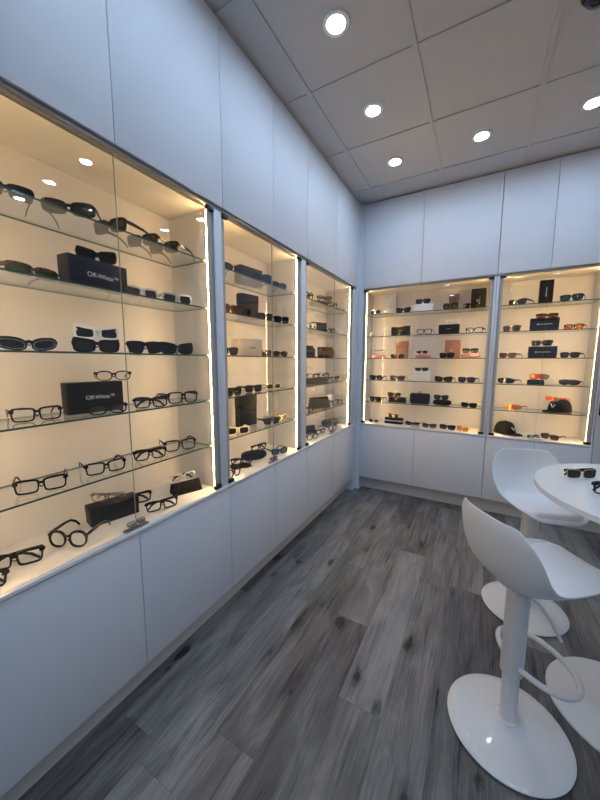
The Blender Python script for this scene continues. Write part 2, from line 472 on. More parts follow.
    part('door_guide', [(mid - .05, mid + .05, .006, .03, Z_DECK + .0002, Z_DECK + .0058)], 'chrome', r, .001)

cabinet_run('L', (-3.115, -2.0455), ((-3.115, -2.580), (-2.580, -2.0455)),
  ('white two-door upper cabinet nearest the camera on the left wall', 'large lit glass display cabinet nearest the camera on the left wall',
   'white two-door base cabinet nearest the camera on the left wall'), (-3.097, -2.118), True)
cabinet_run('L', (-2.0450, -1.1575), ((-2.0450, -1.598), (-1.598, -1.1575)),
  ('white two-door upper cabinet in the middle of the left wall', 'lit glass display cabinet in the middle of the left wall',
   'white two-door base cabinet in the middle of the left wall'), (-2.0265, -1.250))
cabinet_run('L', (-1.1570, -.0785), ((-1.1570, -.620), (-.620, -.0785)),
  ('white two-door upper cabinet at the far end of the left wall', 'lit glass display cabinet at the far end of the left wall',
   'white two-door base cabinet at the far end of the left wall'), (-1.1385, -.175))
cabinet_run('B', (.045, 1.2315), ((.045, .610), (.610, 1.2315)),
  ('white upper cabinet on the back wall beside the corner', 'lit glass display cabinet on the back wall beside the corner',
   'white base cabinet on the back wall beside the corner'), (.0635, 1.1935))
cabinet_run('B', (1.2325, 1.972), ((1.2325, 1.597), (1.597, 1.972)),
  ('white upper cabinet on the back wall at the right edge', 'lit glass display cabinet on the back wall at the right edge',
   'white base cabinet on the back wall behind the stools'), (1.2705, 1.942))
# corner filler, end column
bm = bmesh.new(); box(bm, -.33, .0, -.0775, .33, Z_LOW0 - .1469, ZC - .001); box(bm, .0005, .0442, .0, .33, .0001, ZC - .001); struct('trim_1', bm, 'lacquer')
bm = bmesh.new(); box(bm, 1.9735, XR, -.004, .33, Z_LOW0, ZC - .001); struct('trim_2', bm, 'pillar')
# toe kicks
bm = bmesh.new(); box(bm, -.33, -.078, -3.115, -.0785, .0001, Z_LOW0 - .0005); struct('baseboard_left', bm, 'toe')
bm = bmesh.new(); box(bm, .045, XR, .085, .33, .0001, Z_LOW0 - .0005); struct('baseboard_back', bm, 'toe')
# wall end beyond the run, towards the camera
bm = bmesh.new(); box(bm, -.33, .0, YF, -3.1165, .0001, ZC - .001); struct('trim_3', bm, 'lacquer')
o = bx('wall_plate', (1.984, 2.06, -.016, -.0045, 1.0, 1.112), 'blackcard', None, .002)
tag(o, 'black wall plate on the grey panel at the right photo edge', 'wall plate')

# ------------------------------------------------------------------ stools and table
def stool(loc, facing, label, seat_dz=0.0, ring=31):
    t = thing('bar_stool', label, 'stool', loc, math.radians(facing), 'white swivel stools at the table')
    bm = bmesh.new()
    lathe(bm, [(0, .003), (.20, .003), (.207, .006), (.209, .011), (.205, .015), (.17, .021), (.12, .028), (.07, .036), (.048, .041), (.044, .046), (0, .046)], 72)
    b = obj('base', bm, 'gloss_white', t, 40)
    bm = bmesh.new(); lathe(bm, [(0, .0002), (.19, .0002), (.203, .001), (.203, .0035), (0, .0035)], 64); obj('rubber_ring', bm, 'rubber', b)
    bm = bmesh.new(); lathe(bm, [(.0, .0455), (.037, .0455), (.037, .052), (.031, .056), (.0285, .06), (.0285, .27), (0, .27)], 32); obj('lower_column', bm, 'satin_white', t, 40)
    zt = .598 + seat_dz
    bm = bmesh.new(); lathe(bm, [(.0295, .252), (.036, .250), (.038, .256), (.038, zt), (0, zt)], 32); obj('upper_column', bm, 'satin_white', t, 40)
    # foot ring: rounded D in front of the column
    pts = []
    ctrl = [(.0, .034), (.028, .10), (.075, .142), (.14, .136), (.19, .08), (.204, 0), (.19, -.08), (.14, -.136), (.075, -.142), (.028, -.10), (.0, -.034)]
    n = len(ctrl)
    for i in range(n - 1):
        p0, p1, p2, p3 = (Vector(ctrl[max(0, min(n-1, i+k))]).to_3d() for k in (-1, 0, 1, 2))
        for s in range(5):
            q = s / 5
            v = .5*((2*p1) + (p2-p0)*q + (2*p0-5*p1+4*p2-p3)*q*q + (3*p1-p0-3*p2+p3)*q**3)
            pts.append((v.x, v.y, .292 - .012*max(0, v.x)/.21))
    pts.append((0, -.034, .292))
    bm = bmesh.new(); tube(bm, pts, .0105, 12); obj('footrest', bm, 'satin_white', t, 60)
    # moulded shell
    prof = [(.275, .648), (.266, .658), (.238, .663), (.172, .652), (.09, .634), (.01, .622), (-.058, .626), (-.112, .652), (-.147, .697), (-.165, .750), (-.173, .802), (-.177, .852), (-.175, .904)]
    wid = [.080, .116, .143, .163, .171, .175, .179, .184, .187, .188, .184, .172, .128]
    curl = [.004, .008, .014, .028, .044, .060, .080, .092, .088, .080, .068, .050, .026]   # how far the rim lifts / wraps
    NS = 14
    def surf(i, s):
        x, z = prof[i]; w = wid[i]
        j0, j1 = max(0, i-1), min(len(prof)-1, i+1)
        tx, tz = prof[j1][0]-prof[j0][0], prof[j1][1]-prof[j0][1]
        l = math.hypot(tx, tz); nx, nz = -tz/l, tx/l        # normal pointing up / forwards
        if nz < 0 and i < 7: nx, nz = -nx, -nz
        if i >= 6 and nx < 0: nx, nz = -nx, -nz
        k = abs(s)**3.2 * curl[i]
        corner = 0
        return Vector((x + nx*k, w*s, z + nz*k + seat_dz))
    def grid(rows, s_lim, off=0., ns=NS):
        bm = bmesh.new(); g = []
        for i in rows:
            g.append([bm.verts.new(surf(i, s_lim(i)*(-1 + 2*k/ns)) + Vector((0, 0, off))) for k in range(ns + 1)])
        for a, b in zip(g, g[1:]):
            for k in range(ns): bm.faces.new((a[k], a[k+1], b[k+1], b[k]))
        return bm
    o = obj('seat_shell', grid(range(len(prof)), lambda i: 1.), 'shell', t, 60)
    so = o.modifiers.new('thick', 'SOLIDIFY'); so.thickness = .009; so.offset = -1
    sb = o.modifiers.new('sub', 'SUBSURF'); sb.levels = sb.render_levels = 2
    # seat pad, lying in the shell
    bm = bmesh.new(); top = []; bot = []
    rows = [(1.25, .78), (1.6, .83), (2.1, .86), (3, .85), (4, .83), (5, .81), (6, .77), (6.7, .68)]
    def lerp_surf(f, s):
        i = int(f); q = f - i
        A = surf(i, s)
        return A if q < 1e-6 else A.lerp(surf(i+1, s), q)
    for ri, (f, sl) in enumerate(rows):
        rt = []; rb = []
        for k in range(13):
            s = sl*(-1 + 2*k/12)
            e = min(1, (1-abs(-1+2*k/12))*3.5 + .0) * (0.25 if ri in (0, len(rows)-1) else 1)
            p = lerp_surf(f, s)
            rt.append(bm.verts.new(p + Vector((0, 0, .005 + .024*math.sqrt(max(0, min(1, e)))))))
            rb.append(bm.verts.new(p + Vector((0, 0, .0018))))
        top.append(rt); bot.append(rb)
    for a, b in zip(range(len(rows)-1), range(1, len(rows))):
        for k in range(12):
            bm.faces.new((top[a][k], top[a][k+1], top[b][k+1], top[b][k]))
            bm.faces.new((bot[a][k], bot[b][k], bot[b][k+1], bot[a][k+1]))
        bm.faces.new((top[a][0], top[b][0], bot[b][0], bot[a][0]))
        bm.faces.new((top[a][12], bot[a][12], bot[b][12], top[b][12]))
    for r in (0, len(rows)-1):
        for k in range(12): bm.faces.new((top[r][k], bot[r][k], bot[r][k+1], top[r][k+1]))
    o = obj('seat_cushion', bm, 'cushion', t, 180)
    sb = o.modifiers.new('sub', 'SUBSURF'); sb.levels = sb.render_levels = 2
    # mounting plate and height lever
    bm = bmesh.new(); box(bm, -.055, .055, -.05, .05, zt + .0005, zt + .010); bevel(bm, .004)
    pl = obj('mounting_plate', bm, 'satin_white', t, 40)
    bm = bmesh.new()
    tube(bm, [(.012, -.036, zt - .012), (.035, -.056, zt - .035), (.07, -.072, zt - .09), (.102, -.086, zt - .155)] if ring else
             [(.0, .045, zt + .002), (.0, .10, zt - .004), (.0, .15, zt - .012), (.0, .19, zt - .02)], .0055, 10)
    obj('height_lever', bm, 'satin_white', t, 60)
    return t

stool((1.323, -1.979, 0), 38, 'white bar stool in front with curved back towards the camera')
stool((1.449, -1.204, 0), -74, 'white bar stool behind, open seat facing the table')

TX, TY, TZ, TR = 1.796, -1.692, .925, .416
t = thing('round_table', 'round white pedestal table at the right edge', 'table', (TX - .04, TY, 0))
bm = bmesh.new(); lathe(bm, [(0, TZ - .026), (TR - .004, TZ - .026), (TR, TZ - .022), (TR, TZ - .003), (TR - .003, TZ), (0, TZ)], 96, (.04, 0, 0)); obj('tabletop', bm, 'table', t, 40)
bm = bmesh.new(); lathe(bm, [(0, .0005), (.245, .0005), (.248, .006), (.245, .011), (.12, .016), (.06, .022), (.045, .03), (0, .03)], 72, (-.02, 0, 0)); obj('base', bm, 'satin_white', t, 40)
bm = bmesh.new(); lathe(bm, [(0, .0305), (.038, .0305), (.038, TZ - .036), (0, TZ - .036)], 40); obj('column', bm, 'satin_white', t, 40)
bm = bmesh.new(); lathe(bm, [(0, TZ - .0355), (.13, TZ - .0355), (.13, TZ - .0265), (0, TZ - .0265)], 40); obj('support_plate', bm, 'rubber', t, 40)

# ------------------------------------------------------------------ eyewear
STY = {   # half width, half height, superellipse power, rim thickness
 'rect': (.0262, .0168, 5.0, .0056), 'slim': (.0285, .0120, 5.5, .0062), 'way': (.0258, .0180, 4.6, .0054),
 'round': (.0240, .0215, 2.3, .0062), 'oval': (.0258, .0150, 2.6, .0046), 'cat': (.0258, .0152, 5.0, .0075),
 'hex': (.0275, .0150, 4.5, .0062), 'aviator': (.0262, .0195, 5.0, .0048), 'wrap': (.0285, .0130, 2.8, .0066)}
def se(th, a, b, n):
    c, s = math.cos(th), math.sin(th)
    return a*math.copysign(abs(c)**(2/n), c), b*math.copysign(abs(s)**(2/n), s)
def outline(style, a, b, n, N=28):
    out = []
    for k in range(N):
        th = 2*PI*k/N
        x, z = se(th, a, b, n)
        if style == 'way': x *= 1 + .10*z/b
        if style == 'aviator': x *= 1 + .2*z/b; z += .002*(x/a)*(z < 0)
        if style == 'rect': x *= 1 + .07*z/b; z += .0012*(x/a)*(z > 0)
        if style == 'cat': z += .0085*max(0, x/a)**1.6*(.5 + .5*z/b) - .002*(x < 0)*(z > 0)
        if style == 'hex': z += .003*(x/a)*(z > 0); z *= 1 - .18*max(0, x/a)**2
        if style == 'wrap': z += .004*(x/a)
        out.append((x, z))
    return out
CACHE = {}
def curve_y(x, style): return {'wrap': 3.2, 'shield': 3.6}.get(style, .9)*x*x
METAL = ('gold', 'silver')
def eyewear_meshes(style, frame, lens, temple, fold, rim):
    key = (style, frame, lens, temple, fold, rim)
    if key in CACHE: return CACHE[key]
    parts = []
    temple = temple or frame
    metal = frame in METAL
    if style == 'shield':
        a, b, n, t = .066, .0225, 2.9, .0025
        N = 48; pts = []
        for k in range(N):
            x, z = se(2*PI*k/N, a, b, n)
            if z < 0: z = z*(1 - .55*math.exp(-(x/.013)**2)); z += .004*abs(x/a)
            pts.append((x, z + b + .001))
        bm = bmesh.new()
        # lens: thick curved shield, built as columns
        cols = 24; F = []
        xs_ = [a*.985*math.sin(-PI/2 + PI*i/cols) for i in range(cols + 1)]
        def zr(x):
            q = max(0, 1 - abs(x/a)**n)**(1/n)
            hi = b*q; lo = -b*q*(1 - .55*math.exp(-(x/.013)**2)) + .004*abs(x/a)
            return max(lo, -b) + b + .001, max(hi, lo + .0015) + b + .001
        for yo in (0, .0016):
            F.append([[bm.verts.new((x, curve_y(x, 'shield') + yo + .0018, lo + (hi-lo)*j/4)) for j in range(5)] for x in xs_ for lo, hi in (zr(x),)])
        for i in range(cols):
            for j in range(4):
                bm.faces.new((F[0][i][j], F[0][i+1][j], F[0][i+1][j+1], F[0][i][j+1]))
                bm.faces.new((F[1][i][j], F[1][i][j+1], F[1][i+1][j+1], F[1][i+1][j]))
            for j in (0, 4): bm.faces.new((F[0][i][j], F[0][i+1][j], F[1][i+1][j], F[1][i][j]))
        for i in (0, cols):
            for j in range(4): bm.faces.new((F[0][i][j], F[0][i][j+1], F[1][i][j+1], F[1][i][j]))
        parts.append(('lens', mesh_of(bm, 'l_' + lens, 60)))
        bm = bmesh.new()
        tube(bm, [(x, curve_y(x, 'shield') + .0026, zr(x)[1] + .0006) for x in xs_], .0022, 8)
        bm2 = bm
        for sx in (-1, 1):
            tube(bm2, [(sx*.006, .003, b*.75), (sx*.012, .010, b*.55), (sx*.014, .011, b*.35)], .0022, 6)
        parts.insert(0, ('frame', mesh_of(bm2, frame, 60)))
        hx, hz, hy = a - .001, b*1.45, curve_y(a, 'shield') + .002
    else:
        a, b, n, t = STY[style]
        if metal or frame == 'crystal': t = .0018
        elif lens == 'clear': t *= .82 if frame != 'white' else .85; b *= 1.10
        gap = .0052
        x0 = gap + t + a; zc = b + t
        dep = .0026 if metal else .0055
        base = outline(style, a, b, n)
        zmin = min(z for _, z in base); zc = -zmin + t + .0002
        fb = bmesh.new()
        for sx in (-1, 1):
            inn, out_ = [], []
            for x, z in base:
                inn.append((sx*(x0 + x), zc + z)); r = math.hypot(x/a, z/b)
                tt = t*(1.25 if z > .2*b else .9)
                out_.append((sx*(x0 + x + tt*(x/a)/max(r, .3)*1.1), zc + z + tt*(z/b)/max(r, .3)*1.1))
            V = [[fb.verts.new((x, curve_y(x, style) + yo, z)) for x, z in lst] for lst, yo in ((out_, 0), (inn, 0), (inn, dep), (out_, dep))]
            K = len(base)
            for q in range(4):
                A, Bq = V[q], V[(q+1) % 4]
                for k in range(K):
                    f = fb.faces.new((A[k], A[(k+1) % K], Bq[(k+1) % K], Bq[k]))
                    if rim and q in (1,): f.material_index = 1
            if rim:      # bright inlay ring round the lens
                r2 = [fb.verts.new((x, curve_y(x, style) - .0006, z)) for x, z in inn]
                r3 = [fb.verts.new((sx*(x0 + px*1.06), curve_y(sx*(x0+px*1.06), style) - .0006, zc + pz*1.10)) for px, pz in base]
                r4 = [fb.verts.new((v.co.x, v.co.y + .0009, v.co.z)) for v in r3]; r5 = [fb.verts.new((v.co.x, v.co.y + .0009, v.co.z)) for v in r2]
                for A, Bq in ((r2, r3), (r3, r4), (r4, r5), (r5, r2)):
                    for k in range(K):
                        f = fb.faces.new((A[k], A[(k+1) % K], Bq[(k+1) % K], Bq[k])); f.material_index = 1
            # end piece
            ex = x0 + a
            tube(fb, [(sx*(ex - .004), curve_y(ex, style) + .003, zc + b*.62), (sx*(ex + .0055), curve_y(ex, style) + .004, zc + b*.66), (sx*(ex + .0062), curve_y(ex, style) + .010, zc + b*.66)],
                 [.0046, .0050, .0044] if not metal else .0014, 8)
        zb = zc + b*(.45 if style != 'oval' else .4)
        br = (.0042 if lens == 'clear' else .0052) if not metal else .0014
        tube(fb, [(-gap - .003, .0026, zb - .001), (-gap*.5, .0012, zb + .0016), (0, .0006, zb + .0022), (gap*.5, .0012, zb + .0016), (gap + .003, .0026, zb - .001)], br, 8)
        if style == 'aviator':
            tube(fb, [(-gap - .012, .002, zc + b*.95), (0, .0008, zc + b*.93), (gap + .012, .002, zc + b*.95)], .002, 8)
        for sx in (-1, 1):   # nose pads
            tube(fb, [(sx*(gap - .001), .004, zc - b*.05), (sx*(gap - .0035), .008, zc - b*.22), (sx*(gap - .003), .0085, zc - b*.42)], .0016, 6)
        parts.append(('frame', mesh_of(fb, [frame, rim or frame], 45)))
        for sx in (-1, 1):
            lb = bmesh.new(); K = len(base)
            R = []
            for yo in (.0018, .0032):
                ring = [lb.verts.new((sx*(x0 + x*1.02), curve_y(sx*(x0+x), style) + yo, zc + z*1.02)) for x, z in base]
                mid = [lb.verts.new((sx*(x0 + x*.5), curve_y(sx*(x0+x*.5), style) + yo - .0008, zc + z*.5)) for x, z in base]
                cen = lb.verts.new((sx*x0, curve_y(x0, style) + yo - .0010, zc))
                for k in range(K):
                    lb.faces.new((ring[k], ring[(k+1) % K], mid[(k+1) % K], mid[k])); lb.faces.new((mid[k], mid[(k+1) % K], cen))
                R.append(ring)
            for k in range(K): lb.faces.new((R[0][k], R[0][(k+1) % K], R[1][(k+1) % K], R[1][k]))
            parts.append(('lens', mesh_of(lb, 'l_' + lens, 60)))
        hx, hz, hy = x0 + a + .0062, zc + b*.66, curve_y(x0 + a, style) + .010
    thick = temple not in METAL
    for sx in (-1, 1):
        tb = bmesh.new()
        hgt = [.0070, .0066, .0050, .0042, .0048, .0040] if thick else [.0016]*4 + [.0024, .0022]
        if not fold:
            pts = [(sx*hx, hy, hz), (sx*(hx + .001), hy + .03, hz), (sx*(hx + .001), hy + .075, hz - .001), (sx*(hx - .001), hy + .098, hz - .004),
                   (sx*(hx - .004), hy + .118, hz*.55 + .002), (sx*(hx - .007), hy + .134, .0045)]
        else:
            yo = hy + (.004 if sx < 0 else .012); e = hx*2 - .012
            pts = [(sx*hx, hy, hz), (sx*(hx - .006), yo, hz), (sx*(hx - .05), yo + .001, hz - .001), (sx*(hx - .085), yo + .001, hz - .004),
                   (sx*(hx - .105), yo + .001, hz*.6 + .002), (sx*(hx - e), yo + .001, .0045)]
        tube(tb, pts, hgt, 8, flat=.42 if thick else .9)
        parts.append(('temple', mesh_of(tb, temple, 60)))
    CACHE[key] = parts
    return parts

GROUP = 'eyewear set out in the display cabinets'
def eyewear(kind, loc, yaw, s, style, frame, lens, temple, fold, tilt, rim, label):
    t = thing(kind, label, kind, loc, math.radians(yaw + 90), GROUP)
    t.rotation_euler = (math.radians(tilt), 0, math.radians(yaw + 90)); t.scale = (s, s, s)
    seen = {'lens': 0}
    for nm, me in eyewear_meshes(style, frame, lens, temple, fold, rim):
        o = link(nm, me, t)
        if nm == 'temple' and temple and temple != frame: o['label'] = {'yellowframe': 'yellow'}.get(temple, temple) + ' temple'
    return t

# ------------------------------------------------------------------ boxes, cases, caps
def text_mesh(txt, size, mat):
    cu = bpy.data.curves.new('t', 'FONT'); cu.body = txt; cu.size = size; cu.align_x = 'CENTER'; cu.align_y = 'CENTER'; cu.extrude = .0002
    o = bpy.data.objects.new('t', cu); COL.objects.link(o)
    dg = bpy.context.evaluated_depsgraph_get(); me = bpy.data.meshes.new_from_object(o.evaluated_get(dg))
    bpy.data.objects.remove(o); bpy.data.curves.remove(cu)
    me.materials.clear(); me.materials.append(M[mat]); return me

CARD = {'navy': 'navycard', 'black': 'blackcard', 'beige': 'beige', 'greybox': 'greybox', 'white': 'whitecard', 'brown': 'browncard',
        'terracotta': 'terracotta', 'olive': 'olivecard', 'pink': 'pink', 'tortoise': 'tortoise'}
def shell_half(w, d, h, up, n=3.0):
    """one half of a rounded hard case"""
    bm = bmesh.new(); rings = []
    K = 36; J = 7
    for j in range(J + 1):
        ph = (PI/2)*j/J
        r = math.cos(ph)**.55; z = math.sin(ph)**.8
        if j == J: rings.append([bm.verts.new((0, 0, h/2 + (h/2 if up else -h/2)))]); continue
        rings.append([bm.verts.new((se(2*PI*k/K, w/2, 1, n)[0]*r, se(2*PI*k/K, 1, d/2, n)[1]*r, h/2 + (z*h/2 + .0003 if up else -z*h/2 - .0003))) for k in range(K)])
    for a, b in zip(rings, rings[1:]):
        for k in range(K):
            if len(b) == 1: bm.faces.new((a[k], a[(k+1) % K], b[0]))
            else: bm.faces.new((a[k], a[(k+1) % K], b[(k+1) % K], b[k]))
    bm.faces.new(rings[0])
    return bm

def emblem(kind, t, w, d, h):
    y = -d/2 - .0022
    def plate(bm, x0, x1, z0, z1): box(bm, x0, x1, y, y + .0006, z0, z1)
    bm = bmesh.new()
    if kind in ('gold', 'pale'):
        n = 20; cz = h*.42; cx = -w*.06
        vs = [bm.verts.new((cx + .0105*math.cos(2*PI*k/n), yy, cz + .0105*math.sin(2*PI*k/n))) for yy in (y, y + .0006) for k in range(n)]
        bm.faces.new(vs[:n]); bm.faces.new(vs[n:])
        for k in range(n): bm.faces.new((vs[k], vs[(k+1) % n], vs[n + (k+1) % n], vs[n + k]))
        plate(bm, cx + .017, cx + .021, cz - .02, cz + .035)
        obj('printed_emblem', bm, {'gold': 'ink_gold', 'pale': 'ink_pale'}[kind], t, None, {'gold': 'dull gold printed emblem', 'pale': 'faint pale printed emblem'}[kind])
    elif kind == 'inkdash':
        x = .005
        for k, wd in enumerate((.006, .004, .005, .003, .004, .005)):
            plate(bm, x, x + wd, h*.44, h*.44 + (.010 if k == 0 else .007)); x += wd + .002
        obj('printed_mark', bm, 'ink_dark', t)
    elif kind == 'golddash':
        x = -.022
        for wd in (.006, .005, .006, .004, .006, .005):
            plate(bm, x, x + wd, h*.50, h*.50 + .006); x += wd + .002
        obj('printed_mark', bm, 'ink_gold', t)
    elif kind == 'silverdash':
        plate(bm, -.052, -.040, h*.5 - .005, h*.5 + .006)
        x = -.036
        for k in range(12): plate(bm, x, x + .0062, h*.5 - .002, h*.5 + .003); x += .0075
        obj('printed_mark', bm, 'ink_silver', t)
    elif kind == 'silverup':
        z = h*.38
        plate(bm, -.006, .006, z - .014, z - .004)
        for k in range(8): plate(bm, -.004, .004, z, z + .0062); z += .0078
        obj('printed_mark', bm, 'ink_silver', t)

NICE = {'box': ('presentation_box', 'box'), 'pouch': ('folding_pouch', 'eyewear pouch'), 'hardcase': ('hard_case', 'eyewear case'),
        'case_open': ('folding_case', 'eyewear case'), 'cloth': ('cleaning_cloth', 'cloth'), 'flatcase': ('flat_case', 'eyewear case'),
        'card': ('display_card', 'card'), 'bag': ('zip_case', 'eyewear case'), 'cap': ('baseball_cap', 'cap')}
GRP = {'presentation_box': 'presentation boxes in the displays', 'baseball_cap': 'caps in the right display', 'folding_pouch': 'eyewear pouches in the displays', 'hard_case': 'hard cases in the displays'}
def prop(kind, loc, yaw, dims, mat, opt, label):
    w, d, h = dims
    nm, cat = NICE[kind]
    t = thing(nm, label, cat, loc, math.radians(yaw + 90), GRP.get(nm))
    m = CARD.get(mat, mat)
    if kind == 'box':
        split = .62*h
        bx('body', (-w/2 + .0015, w/2 - .0015, -d/2 + .0015, d/2 - .0015, 0, split), m, t, .001)
        bx('lid', (-w/2, w/2, -d/2, d/2, .10*h if False else split + .0004, h), m, t, .0012) if not opt.get('text') and not opt.get('emblem') else \
            bx('lid', (-w/2, w/2, -d/2 - .0015, d/2, .02, h), m, t, .0012)
        if opt.get('text'):
            me = text_mesh(opt['text'], opt['tsize'], 'ink_white')
            o = link('printed_text', me, t, 'white printed lettering'); o.rotation_euler = (PI/2, 0, 0); o.scale = (.98, 1.0, 1)
            o.location = (opt.get('tx', 0), -d/2 - .0022, h*opt.get('tz', .5))
        if opt.get('emblem'): emblem(opt['emblem'], t, w, d, h)
    elif kind == 'pouch':       # triangular folding pouch: wedge body and flap
        bm = bmesh.new()
        prof = [(-d/2, 0), (d/2, 0), (d*.18, h), (d*.02, h*.97)]
        vs = [[bm.verts.new((x, y, z)) for y, z in prof] for x in (-w/2, w/2)]
        bm.faces.new(vs[0]); bm.faces.new(vs[1][::-1])
        for k in range(4): bm.faces.new((vs[0][k], vs[0][(k+1) % 4], vs[1][(k+1) % 4], vs[1][k]))
        bevel(bm, .006, 3); obj('body', bm, m if mat != 'black' else 'clothblack', t, 50)
        bm = bmesh.new()
        fy = lambda q: -d/2 + (d*.52)*q
        vs = [[bm.verts.new((x, fy(q) - .004 + o_*.0, h*.97*q + .002 + o_)) for q in (.30, .62, .98)] for x in (-w*.47, w*.47) for o_ in (0, .003)]
        for a, b in ((0, 2), (1, 3)):
            for q in range(2): bm.faces.new((vs[a][q], vs[a][q+1], vs[b][q+1], vs[b][q]))
        for a, b in ((0, 1), (2, 3)):
            for q in range(2): bm.faces.new((vs[a][q], vs[a][q+1], vs[b][q+1], vs[b][q]))
        for q in (0, 2): bm.faces.new((vs[0][q], vs[1][q], vs[3][q], vs[2][q]))
        obj('flap', bm, m if mat != 'black' else 'clothblack', t, 40)
    elif kind == 'hardcase':
        obj('lower_shell', shell_half(w, d, h, False), m, t, 50); obj('upper_shell', shell_half(w, d, h, True), m, t, 50)
    elif kind == 'flatcase':
        bm = bmesh.new(); box(bm, -w/2, w/2, -d/2, d/2, 0, h*.48); bevel(bm, min(.006, h*.2), 3); obj('lower_tray', bm, m, t, 50)
        z0 = h*.48
        if opt.get('trim'):
            bx('trim_band', (-w/2 + .004, w/2 - .004, -d/2 + .001, d/2 - .004, z0 + .0003, z0 + .006), 'whitecard', t, 0, 'white trim band'); z0 += .006
        bm = bmesh.new(); box(bm, -w/2 + .001, w/2 - .001, -d/2 + .001, d/2 - .001, z0 + .0005, h); bevel(bm, min(.006, h*.2), 3); obj('lid', bm, m, t, 50)
    elif kind == 'case_open':   # upright soft case standing open
        bm = bmesh.new(); box(bm, -w/2, w/2, d*.1, d/2, 0, h); bevel(bm, .010, 3); obj('back_half', bm, m, t, 50)
        bm = bmesh.new(); box(bm, -w*.46, w*.46, -d/2, d*.08, 0, h*.78); bevel(bm, .012, 3); obj('front_half', bm, m, t, 50)
        bm = bmesh.new(); tube(bm, [(-w*.3, -.001, h*.775), (-w*.28, -.004, h*.9), (0, -.006, h*.97), (w*.28, -.004, h*.9), (w*.3, -.001, h*.775)], .004, 8); obj('strap', bm, m, t, 50)
    elif kind == 'cloth':
        bm = bmesh.new(); n = 8; g = []
        for i in range(n + 1):
            g.append([bm.verts.new((w*(i/n - .5), d*(j/n - .5), .0005 + .5*h*(.5 + .5*math.sin(i*1.9 + j*.8)*math.sin(j*1.3 + 1)))) for j in range(n + 1)])
        for i in range(n):
            for j in range(n): bm.faces.new((g[i][j], g[i+1][j], g[i+1][j+1], g[i][j+1]))
        r = bmesh.ops.extrude_face_region(bm, geom=list(bm.faces))
        for v in [v for v in r['geom'] if isinstance(v, bmesh.types.BMVert)]: v.co.z += .003
        obj('fabric', bm, 'clothblack', t, 60)
    elif kind == 'card':
        bx('panel', (-w/2, w/2, -.002, .002, 0, h), 'whitecard', t, .0006)
        bm = bmesh.new(); vs = [bm.verts.new(v) for v in ((-.015, .0025, h*.6), (.015, .0025, h*.6), (.015, .03, 0), (-.015, .03, 0), (-.015, .004, h*.6), (.015, .004, h*.6), (.015, .032, 0), (-.015, .032, 0))]
        for f in ((0, 1, 2, 3), (7, 6, 5, 4), (0, 4, 5, 1), (2, 6, 7, 3), (0, 3, 7, 4), (1, 5, 6, 2)): bm.faces.new([vs[i] for i in f])
        obj('easel_leg', bm, 'whitecard', t)
    elif kind == 'bag':
        bm = bmesh.new(); box(bm, -w/2, w/2, -d/2, d/2, 0, h*.86); bevel(bm, .022, 5); obj('body', bm, 'navyfab', t, 60)
        bm = bmesh.new(); hw, hd, z = w/2 + .0005, d/2 + .0005, h*.52
        loop_tube(bm, [(se(2*PI*k/40, hw, 1, 7)[0]*.99, se(2*PI*k/40, 1, hd, 7)[1]*.99, z) for k in range(40)], .003, 8); obj('zip', bm, 'rubber', t, 60)
        bm = bmesh.new(); tube(bm, [(-.012, 0, h*.85), (-.014, 0, h*.93), (0, 0, h), (.014, 0, h*.93), (.012, 0, h*.85)], .004, 8); obj('carrying_loop', bm, 'navyfab', t, 60)
    elif kind == 'cap':
        RX, RY, H = .080, .095, .108
        def cp(az, el, o=0.):   # az 0 = brim side (-y)
            r = math.cos(el)**.62; x = (RX + o)*math.sin(az)*r; y = -(RY + o)*math.cos(az)*r
            if math.cos(az) > 0: y *= .93
            return Vector((x, y, .006 + (H + o)*math.sin(el)**.95))
        for nm_, a0, a1, mm in (('crown', -1.75, 1.75, 'capblack'), ('mesh_back', 1.75, 2*PI - 1.75, 'capmesh')):
            bm = bmesh.new(); n = 24; J = 10; G0 = []; G1 = []
            for off, G in ((0, G0), (-.0025, G1)):
                for j in range(J + 1):
                    el = PI/2*j/J*.985
                    G.append([bm.verts.new(cp(a0 + (a1-a0)*k/n, el, off) + Vector((0, 0, 0))) for k in range(n + 1)])
            for j in range(J):
                for k in range(n):
                    bm.faces.new((G0[j][k], G0[j][k+1], G0[j+1][k+1], G0[j+1][k])); bm.faces.new((G1[j][k], G1[j+1][k], G1[j+1][k+1], G1[j][k+1]))
            for k in range(n): bm.faces.new((G0[0][k], G1[0][k], G1[0][k+1], G0[0][k+1])); bm.faces.new((G0[J][k], G0[J][k+1], G1[J][k+1], G1[J][k]))
            for k in (0, n):
                for j in range(J): bm.faces.new((G0[j][k], G0[j+1][k], G1[j+1][k], G1[j][k]))
            obj(nm_, bm, mm, t, 60)
        bm = bmesh.new(); lathe(bm, [(0, .010), (.005, .008), (.007, .003), (.006, 0), (0, 0)], 16, (0, 0, H + .006)); obj('top_button', bm, 'capblack', t, 60)
        bm = bmesh.new(); n = 20; rows = 6; T = []; Bt = []
        for off, G in ((.0035, T), (0, Bt)):
            for j in range(rows + 1):
                q = j/rows
                row = []
                for k in range(n + 1):
                    az = -1.25 + 2.5*k/n
                    bse = cp(az, .0); L_ = .075*q*max(0, math.cos(az*1.12))**.6
                    row.append(bm.verts.new((bse.x*(1 + .05*q), bse.y - L_, .0045 + off + .006*math.cos(az*1.2)*(1 - .9*q) + (.002 if off else 0)*0)))
                G.append(row)
        for j in range(rows):
            for k in range(n):
                bm.faces.new((T[j][k], T[j][k+1], T[j+1][k+1], T[j+1][k])); bm.faces.new((Bt[j][k], Bt[j+1][k], Bt[j+1][k+1], Bt[j][k+1]))
        for k in range(n):
            for j in (0, rows): bm.faces.new((T[j][k], T[j][k+1], Bt[j][k+1], Bt[j][k]))
